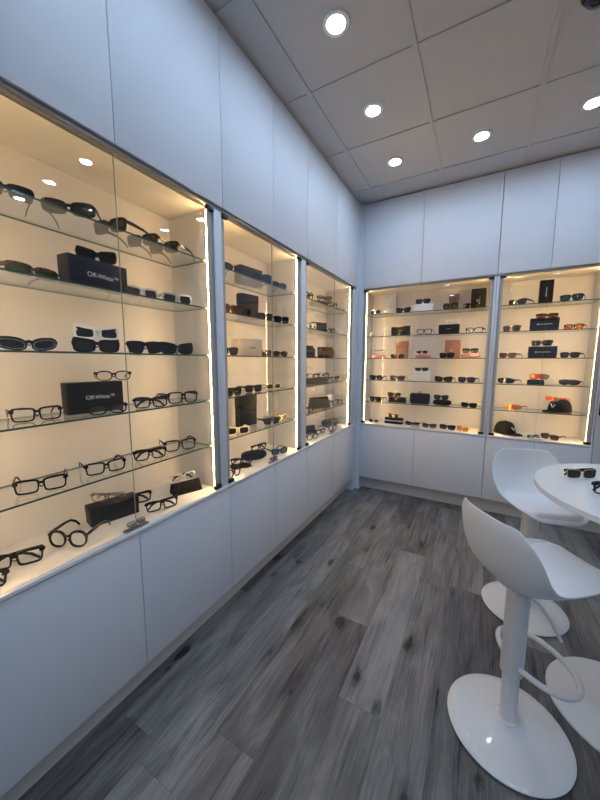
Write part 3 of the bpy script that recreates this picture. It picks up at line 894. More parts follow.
        for j in range(rows):
            for k in (0, n): bm.faces.new((T[j][k], T[j+1][k], Bt[j+1][k], Bt[j][k]))
        bmesh.ops.remove_doubles(bm, verts=list(bm.verts), dist=1e-5)
        obj('brim', bm, 'capblack', t, 60)
        # white V emblem wrapped on the crown: a slanted wide stroke and a short upright stroke
        bm = bmesh.new()
        def stroke(p0, p1, w0, w1):
            K = 6; R = []
            for k in range(K + 1):
                q = k/K; az = p0[0] + (p1[0]-p0[0])*q; el = p0[1] + (p1[1]-p0[1])*q; ww = w0 + (w1-w0)*q
                R.append([bm.verts.new(cp(az - s*ww, el, o_)) for s in (-1, 1) for o_ in (.0012, .0022)])
            for a, b in zip(R, R[1:]):
                for i, j in ((0, 2), (2, 3), (3, 1), (1, 0)): bm.faces.new((a[i], a[j], b[j], b[i]))
            bm.faces.new(R[0]); bm.faces.new(R[-1])
        stroke((-.26, .60), (.02, .30), .09, .04); stroke((.22, .58), (.04, .30), .05, .04)
        obj('emblem', bm, 'ink_white', t, None, 'white V shaped emblem')
    return t

ITEMS = [
 ('g', 'sunglasses', 'L1', [-0.1194, -2.856, 1.9055], -14, 0.964, 'rect', 'black', 'gray', None, 0, 0, None, 'thick black rectangular sunglasses cut off by left photo edge', 'near left cabinet', 'top shelf'),
 ('g', 'sunglasses', 'L1', [-0.087, -2.7023, 1.9055], -39, 1.055, 'hex', 'black', 'gray', 'brown', 0, 0, None, 'angular black sunglasses with brown temples, second from left', 'near left cabinet', 'top shelf'),
 ('g', 'sunglasses', 'L1', [-0.1227, -2.5484, 1.9055], -77, 1.1, 'rect', 'black', 'gray', None, 0, 0, None, 'square black sunglasses just left of the door seam', 'near left cabinet', 'top shelf'),
 ('g', 'sunglasses', 'L1', [-0.14, -2.3988, 1.9055], -72, 1.051, 'rect', 'black', 'gray', 'tortoise', 0, 0, None, 'square black sunglasses just right of the door seam', 'near left cabinet', 'top shelf'),
 ('g', 'sunglasses', 'L1', [-0.1371, -2.2943, 1.9055], -72, 1.066, 'rect', 'black', 'gray', None, 0, 0, None, 'square black sunglasses at the right end', 'near left cabinet', 'top shelf'),
 ('g', 'sunglasses', 'L1', [-0.1034, -2.8089, 1.6805], 10, 1.004, 'slim', 'tortoise', 'green', None, 0, 0, None, 'slim rectangular sunglasses with green lenses and tortoiseshell temples', 'near left cabinet', 'second shelf'),
 ('box', None, 'L1', [-0.0949, -2.6282, 1.6805], 4, [0.2125, 0.06, 0.0934], 'navy', {'text': 'Off-White™', 'tsize': 0.023, 'tx': 0.012, 'tz': 0.42}, 'navy box printed in white carrying cat-eye sunglasses', 'near left cabinet', 'second shelf'),
 ('g', 'sunglasses', 'L1', [-0.0865, -2.6195, 1.7765], -18, 0.88, 'cat', 'black', 'dark', None, 1, 0, None, 'black cat-eye sunglasses lying on the navy box', 'near left cabinet', 'second shelf'),
 ('g', 'sunglasses', 'L1', [-0.1195, -2.4225, 1.6805], -5, 1.049, 'rect', 'greyclear', 'gray', None, 0, 0, None, 'pale grey square sunglasses right of the navy box', 'near left cabinet', 'second shelf'),
 ('g', 'sunglasses', 'L1', [-0.0873, -2.268, 1.6805], -17, 0.993, 'rect', 'greyclear', 'gray', None, 0, 0, None, 'pale grey square sunglasses at the right end', 'near left cabinet', 'second shelf'),
 ('g', 'sunglasses', 'L1', [-0.1, -2.8425, 1.4505], -12, 1.002, 'wrap', 'black', 'dark', None, 0, 0, 'silver', 'black wraparound sunglasses with silver lens rims', 'near left cabinet', 'third shelf'),
 ('g', 'sunglasses', 'L1', [-0.1, -2.6344, 1.4505], -14, 1.057, 'cat', 'black', 'dark', None, 1, 0, None, 'black angular cat-eye sunglasses beneath the white pair', 'near left cabinet', 'third shelf'),
 ('g', 'sunglasses', 'L1', [-0.0992, -2.6313, 1.4976], -14, 1.03, 'cat', 'white', 'dark', None, 1, 0, None, 'white cat-eye sunglasses stacked on a black pair', 'near left cabinet', 'third shelf'),
 ('g', 'sunglasses', 'L1', [-0.1, -2.4367, 1.4505], -20, 1.026, 'aviator', 'black', 'dark', None, 1, 0, None, 'black flat-top double-bridge sunglasses right of the door seam', 'near left cabinet', 'third shelf'),
 ('g', 'sunglasses', 'L1', [-0.1, -2.2698, 1.4505], -14, 1.1, 'cat', 'black', 'dark', None, 0, 0, None, 'black angular cat-eye sunglasses at the right end', 'near left cabinet', 'third shelf'),
 ('g', 'eyeglasses', 'L1', [-0.12, -2.8319, 1.2205], -13, 0.987, 'rect', 'black', 'clear', None, 0, 0, None, 'black rectangular eyeglasses at the left end', 'near left cabinet', 'fourth shelf'),
 ('box', None, 'L1', [-0.1649, -2.6269, 1.2205], -5, [0.1986, 0.05, 0.1172], 'black', {'text': 'Off-White™', 'tsize': 0.021, 'tx': 0.014, 'tz': 0.5}, 'black box printed in white standing between eyeglasses', 'near left cabinet', 'fourth shelf'),
 ('g', 'eyeglasses', 'L1', [-0.1336, -2.5615, 1.3403], -25, 0.939, 'oval', 'black', 'clear', None, 0, 0, None, 'slim black oval eyeglasses lying on the black printed box', 'near left cabinet', 'fourth shelf'),
 ('g', 'eyeglasses', 'L1', [-0.0511, -2.6377, 1.2205], -14, 0.993, 'oval', 'black', 'clear', None, 1, 0, None, 'black eyeglasses standing in front of the black printed box', 'near left cabinet', 'fourth shelf'),
 ('g', 'eyeglasses', 'L1', [-0.065, -2.4473, 1.2205], -19, 1.0, 'rect', 'black', 'clear', None, 1, 0, None, 'black square eyeglasses just right of the door seam', 'near left cabinet', 'fourth shelf'),
 ('g', 'eyeglasses', 'L1', [-0.0686, -2.2738, 1.2205], -14, 1.1, 'way', 'black', 'clear', None, 0, 0, None, 'thin black eyeglasses at the right end', 'near left cabinet', 'fourth shelf'),
 ('g', 'eyeglasses', 'L1', [-0.097, -2.8491, 0.9855], -23, 1.022, 'rect', 'black', 'clear', None, 0, 0, None, 'black rectangular eyeglasses at the left end', 'near left cabinet', 'fifth shelf'),
 ('g', 'eyeglasses', 'L1', [-0.0927, -2.6381, 0.9855], -16, 1.014, 'rect', 'black', 'clear', None, 0, 0, None, 'black rectangular eyeglasses just left of the door seam', 'near left cabinet', 'fifth shelf'),
 ('g', 'eyeglasses', 'L1', [-0.0971, -2.4433, 0.9855], -22, 1.003, 'way', 'black', 'clear', None, 1, 0, None, 'black trapezoid eyeglasses just right of the door seam', 'near left cabinet', 'fifth shelf'),
 ('g', 'eyeglasses', 'L1', [-0.098, -2.279, 0.9855], -26, 1.1, 'way', 'black', 'clear', None, 0, 0, None, 'black eyeglasses at the right end', 'near left cabinet', 'fifth shelf'),
 ('g', 'eyeglasses', 'L1', [-0.1254, -2.9302, 0.7525], -30, 1.1, 'rect', 'black', 'clear', None, 1, 0, None, 'large black rectangular eyeglasses at left photo edge, rearmost', 'near left cabinet', 'bottom deck'),
 ('g', 'eyeglasses', 'L1', [-0.086, -3.0358, 0.7525], -40, 1.085, 'rect', 'black', 'clear', None, 1, 0, None, 'black eyeglasses mostly cut off at left photo edge, frontmost', 'near left cabinet', 'bottom deck'),
 ('g', 'eyeglasses', 'L1', [-0.1026, -2.7879, 0.7525], -60, 1.067, 'round', 'black', 'clear', None, 0, 0, None, 'thick black round eyeglasses left of the black case', 'near left cabinet', 'bottom deck'),
 ('box', None, 'L1', [-0.1865, -2.5727, 0.7525], -13, [0.187, 0.075, 0.074], 'black', {}, 'black rectangular case carrying clear thin-rimmed eyeglasses', 'near left cabinet', 'bottom deck'),
 ('g', 'eyeglasses', 'L1', [-0.1811, -2.5993, 0.8291], -60, 1.088, 'oval', 'crystal', 'clear', None, 1, 0, None, 'clear thin-rimmed eyeglasses lying on the black case', 'near left cabinet', 'bottom deck'),
 ('g', 'eyeglasses', 'L1', [-0.22, -2.4553, 0.7525], -25, 1.1, 'rect', 'black', 'clear', None, 1, 0, None, 'thin black eyeglasses standing behind the black case', 'near left cabinet', 'bottom deck'),
 ('g', 'eyeglasses', 'L1', [-0.0614, -2.424, 0.7525], -22, 1.0, 'rect', 'black', 'clear', None, 1, 0, None, 'black rectangular eyeglasses right of the chrome lock', 'near left cabinet', 'bottom deck'),
 ('pouch', None, 'L1', [-0.1329, -2.2283, 0.7525], -20, [0.1495, 0.07, 0.0537], 'black', {}, 'black folding pouch with white eyeglasses on it', 'near left cabinet', 'bottom deck'),
 ('g', 'eyeglasses', 'L1', [-0.1376, -2.2368, 0.807], -20, 0.906, 'rect', 'white', 'clear', 'black', 1, 0, None, 'white-rimmed eyeglasses lying on the black pouch', 'near left cabinet', 'bottom deck'),
 ('g', 'sunglasses', 'L2', [-0.091, -1.9567, 1.9055], -30, 0.938, 'shield', 'black', 'gray', None, 0, 0, None, 'black shield sunglasses half hidden by the left post', 'middle left cabinet', 'top shelf'),
 ('box', None, 'L2', [-0.1897, -1.6112, 1.9055], -8, [0.1947, 0.06, 0.1049], 'navy', {}, 'dark navy box behind sunglasses', 'middle left cabinet', 'top shelf'),
 ('g', 'sunglasses', 'L2', [-0.0616, -1.6432, 1.9055], -20, 1.1, 'rect', 'navy', 'blue', None, 1, 0, None, 'navy square sunglasses in front of the navy box', 'middle left cabinet', 'top shelf'),
 ('g', 'sunglasses', 'L2', [-0.0698, -1.4254, 1.9055], -12, 0.946, 'rect', 'navy', 'gray', None, 0, 0, None, 'small navy sunglasses at the right end', 'middle left cabinet', 'top shelf'),
 ('g', 'sunglasses', 'L2', [-0.065, -1.9307, 1.6805], -3, 0.984, 'way', 'tortoise', 'brown', None, 1, 0, None, 'brown gradient sunglasses at the left end', 'middle left cabinet', 'second shelf'),
 ('box', None, 'L2', [-0.1646, -1.6583, 1.6805], -10, [0.1429, 0.05, 0.1543], 'navy', {}, 'tall dark box standing among sunglasses', 'middle left cabinet', 'second shelf'),
 ('g', 'sunglasses', 'L2', [-0.05, -1.8199, 1.6805], 2, 1.02, 'way', 'black', 'dark', None, 1, 0, None, 'black sunglasses in front of the tall dark box', 'middle left cabinet', 'second shelf'),
 ('g', 'sunglasses', 'L2', [-0.0672, -1.5969, 1.6805], -20, 0.88, 'way', 'black', 'gray', None, 1, 0, None, 'black sunglasses right of the tall dark box', 'middle left cabinet', 'second shelf'),
 ('g', 'sunglasses', 'L2', [-0.065, -1.4099, 1.6805], -20, 0.932, 'way', 'black', 'dark', None, 0, 0, None, 'black sunglasses at the right end', 'middle left cabinet', 'second shelf'),
 ('g', 'sunglasses', 'L2', [-0.07, -1.9501, 1.4505], -20, 0.88, 'aviator', 'black', 'gray', None, 1, 0, None, 'dark sunglasses at the left end beside the beige box', 'middle left cabinet', 'third shelf'),
 ('box', None, 'L2', [-0.1229, -1.7265, 1.4505], -20, [0.1786, 0.07, 0.103], 'beige', {'emblem': 'inkdash'}, 'pale beige box with small dark print', 'middle left cabinet', 'third shelf'),
 ('g', 'sunglasses', 'L2', [-0.17, -1.4434, 1.4505], 6, 1.01, 'rect', 'tortoise', 'dark', None, 1, 0, None, 'tortoiseshell sunglasses right beside the beige box', 'middle left cabinet', 'third shelf'),
 ('g', 'sunglasses', 'L2', [-0.1, -1.3751, 1.4505], -20, 0.98, 'oval', 'tortoise', 'green', None, 1, 0, None, 'olive oval sunglasses lying at the right end', 'middle left cabinet', 'third shelf'),
 ('g', 'sunglasses', 'L2', [-0.0675, -1.9196, 1.2205], -2, 1.0, 'way', 'black', 'gray', None, 0, 0, None, 'black sunglasses at the left end', 'middle left cabinet', 'fourth shelf'),
 ('g', 'sunglasses', 'L2', [-0.1143, -1.6725, 1.2205], -18, 0.944, 'way', 'black', 'dark', 'tortoise', 0, 0, None, 'black sunglasses in the middle', 'middle left cabinet', 'fourth shelf'),
 ('g', 'sunglasses', 'L2', [-0.1275, -1.4225, 1.2205], -18, 0.98, 'oval', 'cream', 'brown', None, 0, 0, None, 'cream oval sunglasses with amber lenses', 'middle left cabinet', 'fourth shelf'),
 ('box', None, 'L2', [-0.2148, -1.6317, 0.9855], -8, [0.1574, 0.05, 0.2192], 'black', {}, 'tall black box standing behind the cream sunglasses', 'middle left cabinet', 'fifth shelf'),
 ('g', 'sunglasses', 'L2', [-0.0789, -1.879, 0.9855], -36, 1.029, 'rect', 'cream', 'dark', None, 0, 0, None, 'thick cream sunglasses with dark square lenses', 'middle left cabinet', 'fifth shelf'),
 ('g', 'sunglasses', 'L2', [-0.0759, -1.527, 0.9855], -25, 0.914, 'aviator', 'black', 'gray', None, 0, 0, None, 'black round-lensed sunglasses right of the tall black box', 'middle left cabinet', 'fifth shelf'),
 ('g', 'sunglasses', 'L2', [-0.1096, -1.3365, 0.9855], -2, 0.971, 'oval', 'cream', 'yellow', None, 0, 0, None, 'small cream sunglasses at the right end', 'middle left cabinet', 'fifth shelf'),
 ('g', 'eyeglasses', 'L2', [-0.05, -1.9533, 0.7525], -2, 0.88, 'round', 'black', 'clear', None, 0, 0, None, 'black eyeglasses cut off by the left post', 'middle left cabinet', 'bottom deck'),
 ('cloth', None, 'L2', [-0.1433, -1.7903, 0.7525], -30, [0.1307, 0.1, 0.0128], 'black', {}, 'dark cleaning cloth under navy eyeglasses', 'middle left cabinet', 'bottom deck'),
 ('g', 'eyeglasses', 'L2', [-0.1273, -1.7926, 0.7659], -40, 0.982, 'rect', 'navy', 'clear', None, 1, 0, None, 'navy blue eyeglasses lying on the dark cloth', 'middle left cabinet', 'bottom deck'),
 ('hardcase', None, 'L2', [-0.1603, -1.6243, 0.7525], -30, [0.1812, 0.07, 0.0621], 'black', {}, 'black oval hard case with eyeglasses resting on it', 'middle left cabinet', 'bottom deck'),
 ('g', 'eyeglasses', 'L2', [-0.1324, -1.597, 0.8152], -12, 0.987, 'oval', 'black', 'clear', None, 1, 0, None, 'thin black eyeglasses resting on the oval hard case', 'middle left cabinet', 'bottom deck'),
 ('g', 'sunglasses', 'L2', [-0.07, -1.4375, 0.7525], -25, 0.958, 'rect', 'black', 'blue', None, 0, 0, None, 'black sunglasses with blue lenses at the right end', 'middle left cabinet', 'bottom deck'),
 ('g', 'eyeglasses', 'L3', [-0.065, -1.0109, 1.9055], -6, 0.978, 'round', 'black', 'clear', None, 0, 0, None, 'black round eyeglasses at the left end', 'far left cabinet', 'top shelf'),
 ('pouch', None, 'L3', [-0.1463, -0.6604, 1.9055], -25, [0.1724, 0.08, 0.0466], 'olive', {}, 'dark olive pouch carrying eyeglasses', 'far left cabinet', 'top shelf'),
 ('g', 'eyeglasses', 'L3', [-0.1118, -0.6148, 1.953], -40, 1.049, 'rect', 'black', 'clear', None, 1, 0, None, 'black rectangular eyeglasses on top of the dark pouch', 'far left cabinet', 'top shelf'),
 ('g', 'eyeglasses', 'L3', [-0.065, -0.5138, 1.9055], -12, 0.88, 'round', 'black', 'clear', None, 0, 0, None, 'small black eyeglasses right of the dark pouch', 'far left cabinet', 'top shelf'),
 ('g', 'eyeglasses', 'L3', [-0.065, -0.2753, 1.9055], -12, 0.88, 'oval', 'crystal', 'clear', None, 0, 0, None, 'clear eyeglasses at the right end', 'far left cabinet', 'top shelf'),
 ('box', None, 'L3', [-0.1817, -0.6155, 1.6805], -25, [0.1647, 0.07, 0.0893], 'black', {}, 'black box beside white eyeglasses', 'far left cabinet', 'second shelf'),
 ('g', 'eyeglasses', 'L3', [-0.06, -0.9477, 1.6805], 0, 1.013, 'rect', 'white', 'clear', None, 1, 0, None, 'white eyeglasses in front of the black box', 'far left cabinet', 'second shelf'),
 ('g', 'eyeglasses', 'L3', [-0.0879, -0.5222, 1.6805], -13, 0.989, 'rect', 'black', 'clear', None, 1, 0, None, 'black eyeglasses left of a white pair', 'far left cabinet', 'second shelf'),
 ('g', 'eyeglasses', 'L3', [-0.1106, -0.2883, 1.6805], -13, 0.988, 'way', 'white', 'clear', None, 0, 0, None, 'white eyeglasses at the right end', 'far left cabinet', 'second shelf'),
 ('case_open', None, 'L3', [-0.1272, -0.9086, 1.4505], -25, [0.1368, 0.06, 0.0992], 'black', {}, 'black upright folding case at the left end', 'far left cabinet', 'third shelf'),
 ('cloth', None, 'L3', [-0.0827, -0.8206, 1.4505], -25, [0.0989, 0.05, 0.0085], 'black', {}, 'flat black cloth between two upright cases', 'far left cabinet', 'third shelf'),
 ('case_open', None, 'L3', [-0.1272, -0.5325, 1.4505], -25, [0.1852, 0.06, 0.1019], 'tortoise', {}, 'brown tortoiseshell folding case at the right end', 'far left cabinet', 'third shelf'),
 ('flatcase', None, 'L3', [-0.1594, -0.7149, 1.2205], -8, [0.3, 0.12, 0.045], 'olive', {}, 'long flat dark tray carrying three eyeglasses', 'far left cabinet', 'fourth shelf'),
 ('g', 'eyeglasses', 'L3', [-0.1474, -0.7584, 1.2661], -40, 0.88, 'rect', 'black', 'clear', None, 0, 0, None, 'black eyeglasses at the left of the dark tray', 'far left cabinet', 'fourth shelf'),
 ('g', 'eyeglasses', 'L3', [-0.1249, -0.5986, 1.2661], -40, 0.882, 'way', 'black', 'clear', None, 0, 0, None, 'black eyeglasses in the middle of the dark tray', 'far left cabinet', 'fourth shelf'),
 ('g', 'eyeglasses', 'L3', [-0.1072, -0.3389, 1.2205], -12, 0.988, 'rect', 'tortoise', 'clear', None, 0, 0, None, 'brown eyeglasses right of the dark tray', 'far left cabinet', 'fourth shelf'),
 ('pouch', None, 'L3', [-0.1363, -0.6593, 0.9855], -25, [0.2169, 0.08, 0.1028], 'olive', {}, 'dark olive triangular pouch in the middle', 'far left cabinet', 'fifth shelf'),
 ('g', 'eyeglasses', 'L3', [-0.06, -1.0104, 0.9855], -4, 1.011, 'way', 'tortoise', 'clear', None, 0, 0, None, 'brown eyeglasses left of the triangular pouch', 'far left cabinet', 'fifth shelf'),
 ('card', None, 'L3', [-0.212, -0.2607, 0.9855], -10, [0.1509, 0.004, 0.0851], 'white', {}, 'small white card standing behind the triangular pouch', 'far left cabinet', 'fifth shelf'),
 ('g', 'eyeglasses', 'L3', [-0.07, -0.3665, 0.9855], -22, 1.01, 'way', 'tortoise', 'clear', None, 0, 0, None, 'brown eyeglasses right of the white card', 'far left cabinet', 'fifth shelf'),
 ('pouch', None, 'L3', [-0.2017, -0.7444, 0.7525], -25, [0.1395, 0.07, 0.0748], 'black', {}, 'black pouch at the back left', 'far left cabinet', 'bottom deck'),
 ('hardcase', None, 'L3', [-0.1776, -0.3081, 0.7525], -20, [0.2308, 0.08, 0.0729], 'black', {}, 'black oval hard case at the back right', 'far left cabinet', 'bottom deck'),
 ('g', 'eyeglasses', 'L3', [-0.09, -0.7131, 0.7525], -10, 1.0, 'rect', 'black', 'clear', None, 1, 0, None, 'black eyeglasses in the middle', 'far left cabinet', 'bottom deck'),
 ('g', 'eyeglasses', 'L3', [-0.06, -0.9338, 0.7525], -14, 1.009, 'rect', 'black', 'clear', None, 0, 0, None, 'black eyeglasses at the front left', 'far left cabinet', 'bottom deck'),
 ('g', 'eyeglasses', 'L3', [-0.05, -0.5292, 0.7525], -13, 0.976, 'round', 'black', 'clear', None, 0, 0, None, 'black eyeglasses in front of the oval case', 'far left cabinet', 'bottom deck'),
 ('g', 'sunglasses', 'A', [0.1515, 0.067, 1.9055], -115, 1.058, 'rect', 'white', 'dark', 'black', 1, 0, None, 'white sunglasses with dark lenses at the left end', 'corner back cabinet', 'top shelf'),
 ('box', None, 'A', [0.2824, 0.1849, 1.9055], -85, [0.1134, 0.05, 0.1959], 'greybox', {'emblem': 'gold'}, 'tall pale grey box with small gold emblem', 'corner back cabinet', 'top shelf'),
 ('g', 'sunglasses', 'A', [0.4391, 0.06, 1.9055], -99, 1.007, 'cat', 'black', 'dark', None, 1, 0, None, 'black cat-eye sunglasses left of the white box', 'corner back cabinet', 'top shelf'),
 ('box', None, 'A', [0.6178, 0.14, 1.9055], -90, [0.1776, 0.08, 0.0769], 'white', {}, 'low white box carrying black sunglasses', 'corner back cabinet', 'top shelf'),
 ('g', 'sunglasses', 'A', [0.6136, 0.128, 1.985], -90, 1.007, 'way', 'black', 'dark', None, 1, 0, None, 'black sunglasses lying on the low white box', 'corner back cabinet', 'top shelf'),
 ('g', 'sunglasses', 'A', [0.8686, 0.06, 1.9055], -103, 1.014, 'round', 'black', 'dark', 'gold', 1, 0, None, 'black round sunglasses in front of the brown box', 'corner back cabinet', 'top shelf'),
 ('box', None, 'A', [0.8887, 0.215, 1.9055], -92, [0.0921, 0.05, 0.1604], 'brown', {}, 'tall brown box', 'corner back cabinet', 'top shelf'),
 ('box', None, 'A', [1.0974, 0.22, 1.9055], -92, [0.123, 0.06, 0.1909], 'black', {'emblem': 'gold'}, 'tall black box with dull gold emblem', 'corner back cabinet', 'top shelf'),
 ('g', 'sunglasses', 'A', [1.035, 0.081, 1.9055], -125, 1.1, 'rect', 'black', 'dark', 'yellowframe', 1, 0, None, 'black and yellow sunglasses in front of the tall black box', 'corner back cabinet', 'top shelf'),
 ('g', 'eyeglasses', 'A', [0.1712, 0.06, 1.6805], -95, 1.008, 'rect', 'white', 'clear', None, 0, 0, None, 'white eyeglasses at the left end', 'corner back cabinet', 'second shelf'),
 ('box', None, 'A', [0.4111, 0.13, 1.6805], -92, [0.1837, 0.06, 0.09], 'black', {'emblem': 'golddash'}, 'left black box with dull gold print', 'corner back cabinet', 'second shelf'),
 ('cloth', None, 'A', [0.4711, 0.1439, 1.7731], -92, [0.06, 0.05, 0.0099], 'black', {}, 'folded black ribbon cloth lying on the left black box', 'corner back cabinet', 'second shelf'),
 ('g', 'eyeglasses', 'A', [0.6485, 0.0632, 1.6805], -94, 1.067, 'way', 'black', 'clear', 'gold', 0, 0, None, 'dark eyeglasses between the two black boxes', 'corner back cabinet', 'second shelf'),
 ('box', None, 'A', [0.8648, 0.135, 1.6805], -90, [0.1798, 0.07, 0.0896], 'black', {'emblem': 'golddash'}, 'right black box with dull gold print carrying white eyeglasses', 'corner back cabinet', 'second shelf'),
 ('g', 'eyeglasses', 'A', [0.8878, 0.1245, 1.7727], -120, 0.956, 'rect', 'white', 'clear', None, 1, 0, None, 'white eyeglasses lying on the right black box', 'corner back cabinet', 'second shelf'),
 ('g', 'eyeglasses', 'A', [1.0803, 0.102, 1.6805], -102, 1.059, 'rect', 'black', 'clear', None, 0, 0, None, 'black rectangular eyeglasses at the right end', 'corner back cabinet', 'second shelf'),
 ('hardcase', None, 'A', [0.1889, 0.13, 1.4505], -90, [0.163, 0.06, 0.0426], 'pink', {}, 'pink hard case at the left end under gold eyeglasses', 'corner back cabinet', 'third shelf'),
 ('g', 'eyeglasses', 'A', [0.1896, 0.121, 1.4937], -84, 1.1, 'round', 'gold', 'clear', None, 1, 0, None, 'thin gold eyeglasses lying on the leftmost pink case', 'corner back cabinet', 'third shelf'),
 ('box', None, 'A', [0.4156, 0.2, 1.4505], -92, [0.1198, 0.06, 0.1789], 'terracotta', {}, 'left plain terracotta box', 'corner back cabinet', 'third shelf'),
 ('g', 'sunglasses', 'A', [0.3998, 0.05, 1.4505], -91, 1.022, 'oval', 'darkred', 'brown', None, 1, 0, None, 'dark red sunglasses in front of the left terracotta box', 'corner back cabinet', 'third shelf'),
 ('hardcase', None, 'A', [0.6396, 0.135, 1.4505], -90, [0.1619, 0.07, 0.0446], 'pink', {}, 'pink hard case in the middle under round sunglasses', 'corner back cabinet', 'third shelf'),
 ('g', 'sunglasses', 'A', [0.6273, 0.1245, 1.4957], -92, 0.903, 'oval', 'gold', 'dark', None, 1, 0, None, 'small round dark sunglasses lying on the middle pink case', 'corner back cabinet', 'third shelf'),
 ('box', None, 'A', [0.9016, 0.1994, 1.4505], -100, [0.1239, 0.08, 0.1748], 'terracotta', {'emblem': 'pale'}, 'right terracotta box with faint pale print', 'corner back cabinet', 'third shelf'),
 ('g', 'sunglasses', 'A', [0.8575, 0.0749, 1.4505], -120, 1.1, 'rect', 'black', 'dark', 'brown', 1, 0, None, 'dark sunglasses in front of the right terracotta box', 'corner back cabinet', 'third shelf'),
 ('hardcase', None, 'A', [1.0607, 0.14, 1.4505], -90, [0.1667, 0.08, 0.0463], 'pink', {}, 'pink hard case at the right end under yellow lenses', 'corner back cabinet', 'third shelf'),
 ('g', 'sunglasses', 'A', [1.0571, 0.128, 1.4974], -95, 0.947, 'rect', 'black', 'yellow', None, 1, 0, None, 'black sunglasses with yellow lenses on the rightmost pink case', 'corner back cabinet', 'third shelf'),
 ('g', 'sunglasses', 'A', [0.186, 0.06, 1.2205], -92, 1.1, 'rect', 'black', 'dark', None, 0, 0, None, 'black sunglasses at the left end', 'corner back cabinet', 'fourth shelf'),
 ('g', 'sunglasses', 'A', [0.4066, 0.06, 1.2205], -94, 1.1, 'rect', 'tortoise', 'gray', 'crystal', 0, 0, None, 'dark and clear sunglasses left of the white box', 'corner back cabinet', 'fourth shelf'),
 ('box', None, 'A', [0.6266, 0.135, 1.2205], -90, [0.1683, 0.07, 0.096], 'white', {}, 'white box carrying grey-lensed sunglasses', 'corner back cabinet', 'fourth shelf'),
 ('g', 'sunglasses', 'A', [0.6306, 0.1245, 1.3191], -90, 1.014, 'rect', 'crystal', 'gray', None, 1, 0, None, 'clear sunglasses with grey lenses on the white box', 'corner back cabinet', 'fourth shelf'),
 ('g', 'sunglasses', 'A', [0.8443, 0.06, 1.2205], -100, 1.1, 'cat', 'black', 'dark', None, 0, 0, None, 'black cat-eye sunglasses right of the white box', 'corner back cabinet', 'fourth shelf'),
 ('g', 'sunglasses', 'A', [1.0431, 0.06, 1.2205], -105, 1.1, 'way', 'black', 'dark', None, 0, 0, None, 'black sunglasses at the right end', 'corner back cabinet', 'fourth shelf'),
 ('g', 'sunglasses', 'A', [0.1826, 0.06, 0.9855], -100, 1.083, 'aviator', 'black', 'gray', None, 0, 0, None, 'black aviator sunglasses at the left end', 'corner back cabinet', 'fifth shelf'),
 ('flatcase', None, 'A', [0.3993, 0.145, 0.9855], -90, [0.1771, 0.07, 0.0532], 'black', {}, 'low black case carrying brown sunglasses', 'corner back cabinet', 'fifth shelf'),
 ('g', 'sunglasses', 'A', [0.3624, 0.1345, 1.0393], -100, 1.024, 'rect', 'tortoise', 'brown', None, 1, 0, None, 'brown square sunglasses on the low black case', 'corner back cabinet', 'fifth shelf'),
 ('bag', None, 'A', [0.6258, 0.145, 0.9855], -90, [0.1942, 0.07, 0.1237], 'navy', {}, 'navy zip case with a carrying loop', 'corner back cabinet', 'fifth shelf'),
 ('hardcase', None, 'A', [0.8391, 0.135, 0.9855], -90, [0.1727, 0.07, 0.055], 'black', {}, 'black rounded case carrying black sunglasses', 'corner back cabinet', 'fifth shelf'),
 ('g', 'sunglasses', 'A', [0.8277, 0.1245, 1.0411], -90, 0.968, 'rect', 'black', 'gray', None, 1, 0, None, 'black sunglasses lying on the rounded black case', 'corner back cabinet', 'fifth shelf'),
 ('g', 'sunglasses', 'A', [1.0764, 0.06, 0.9855], -108, 1.0, 'rect', 'black', 'dark', 'yellowframe', 0, 0, None, 'large black sunglasses with yellow temple at the right end', 'corner back cabinet', 'fifth shelf'),
 ('g', 'sunglasses', 'A', [0.1642, 0.09, 0.7525], -92, 0.902, 'oval', 'gold', 'gray', None, 0, 0, None, 'thin round metal sunglasses at the left end', 'corner back cabinet', 'bottom deck'),
 ('flatcase', None, 'A', [0.3735, 0.135, 0.7525], -90, [0.1895, 0.07, 0.0645], 'black', {'trim': 1}, 'black case with white trim carrying sunglasses', 'corner back cabinet', 'bottom deck'),
 ('g', 'sunglasses', 'A', [0.3625, 0.1245, 0.8176], -120, 1.1, 'rect', 'gold', 'brown', None, 1, 0, None, 'gold sunglasses with brown lenses on the white-trimmed black case', 'corner back cabinet', 'bottom deck'),
 ('g', 'sunglasses', 'A', [0.5651, 0.12, 0.7525], -92, 0.959, 'slim', 'black', 'dark', None, 0, 0, None, 'slim black sunglasses beside the chrome lock', 'corner back cabinet', 'bottom deck'),
 ('g', 'sunglasses', 'A', [0.7364, 0.08, 0.7525], -90, 0.933, 'rect', 'tortoise', 'brown', None, 0, 0, None, 'brown tortoiseshell sunglasses in the middle', 'corner back cabinet', 'bottom deck'),
 ('g', 'sunglasses', 'A', [0.9027, 0.08, 0.7525], -98, 1.032, 'rect', 'black', 'green', None, 1, 0, None, 'black sunglasses with green lenses', 'corner back cabinet', 'bottom deck'),
 ('g', 'sunglasses', 'A', [1.035, 0.0846, 0.7525], -130, 1.057, 'rect', 'gold', 'amber', 'yellowframe', 0, 0, None, 'gold sunglasses with amber lenses at the right end', 'corner back cabinet', 'bottom deck'),
 ('g', 'sunglasses', 'B', [1.3932, 0.0739, 1.9055], -122, 1.017, 'rect', 'black', 'gray', 'black', 0, 0, None, 'black sunglasses with grey lenses at the left end', 'right back cabinet', 'top shelf'),
 ('box', None, 'B', [1.6002, 0.165, 1.9055], -92, [0.0952, 0.05, 0.1967], 'black', {'emblem': 'silverup'}, 'tall black box with white upright print', 'right back cabinet', 'top shelf'),
 ('g', 'sunglasses', 'B', [1.7542, 0.06, 1.9055], -108, 1.062, 'way', 'black', 'teal', None, 0, 0, None, 'dark sunglasses with teal gradient lenses', 'right back cabinet', 'top shelf'),
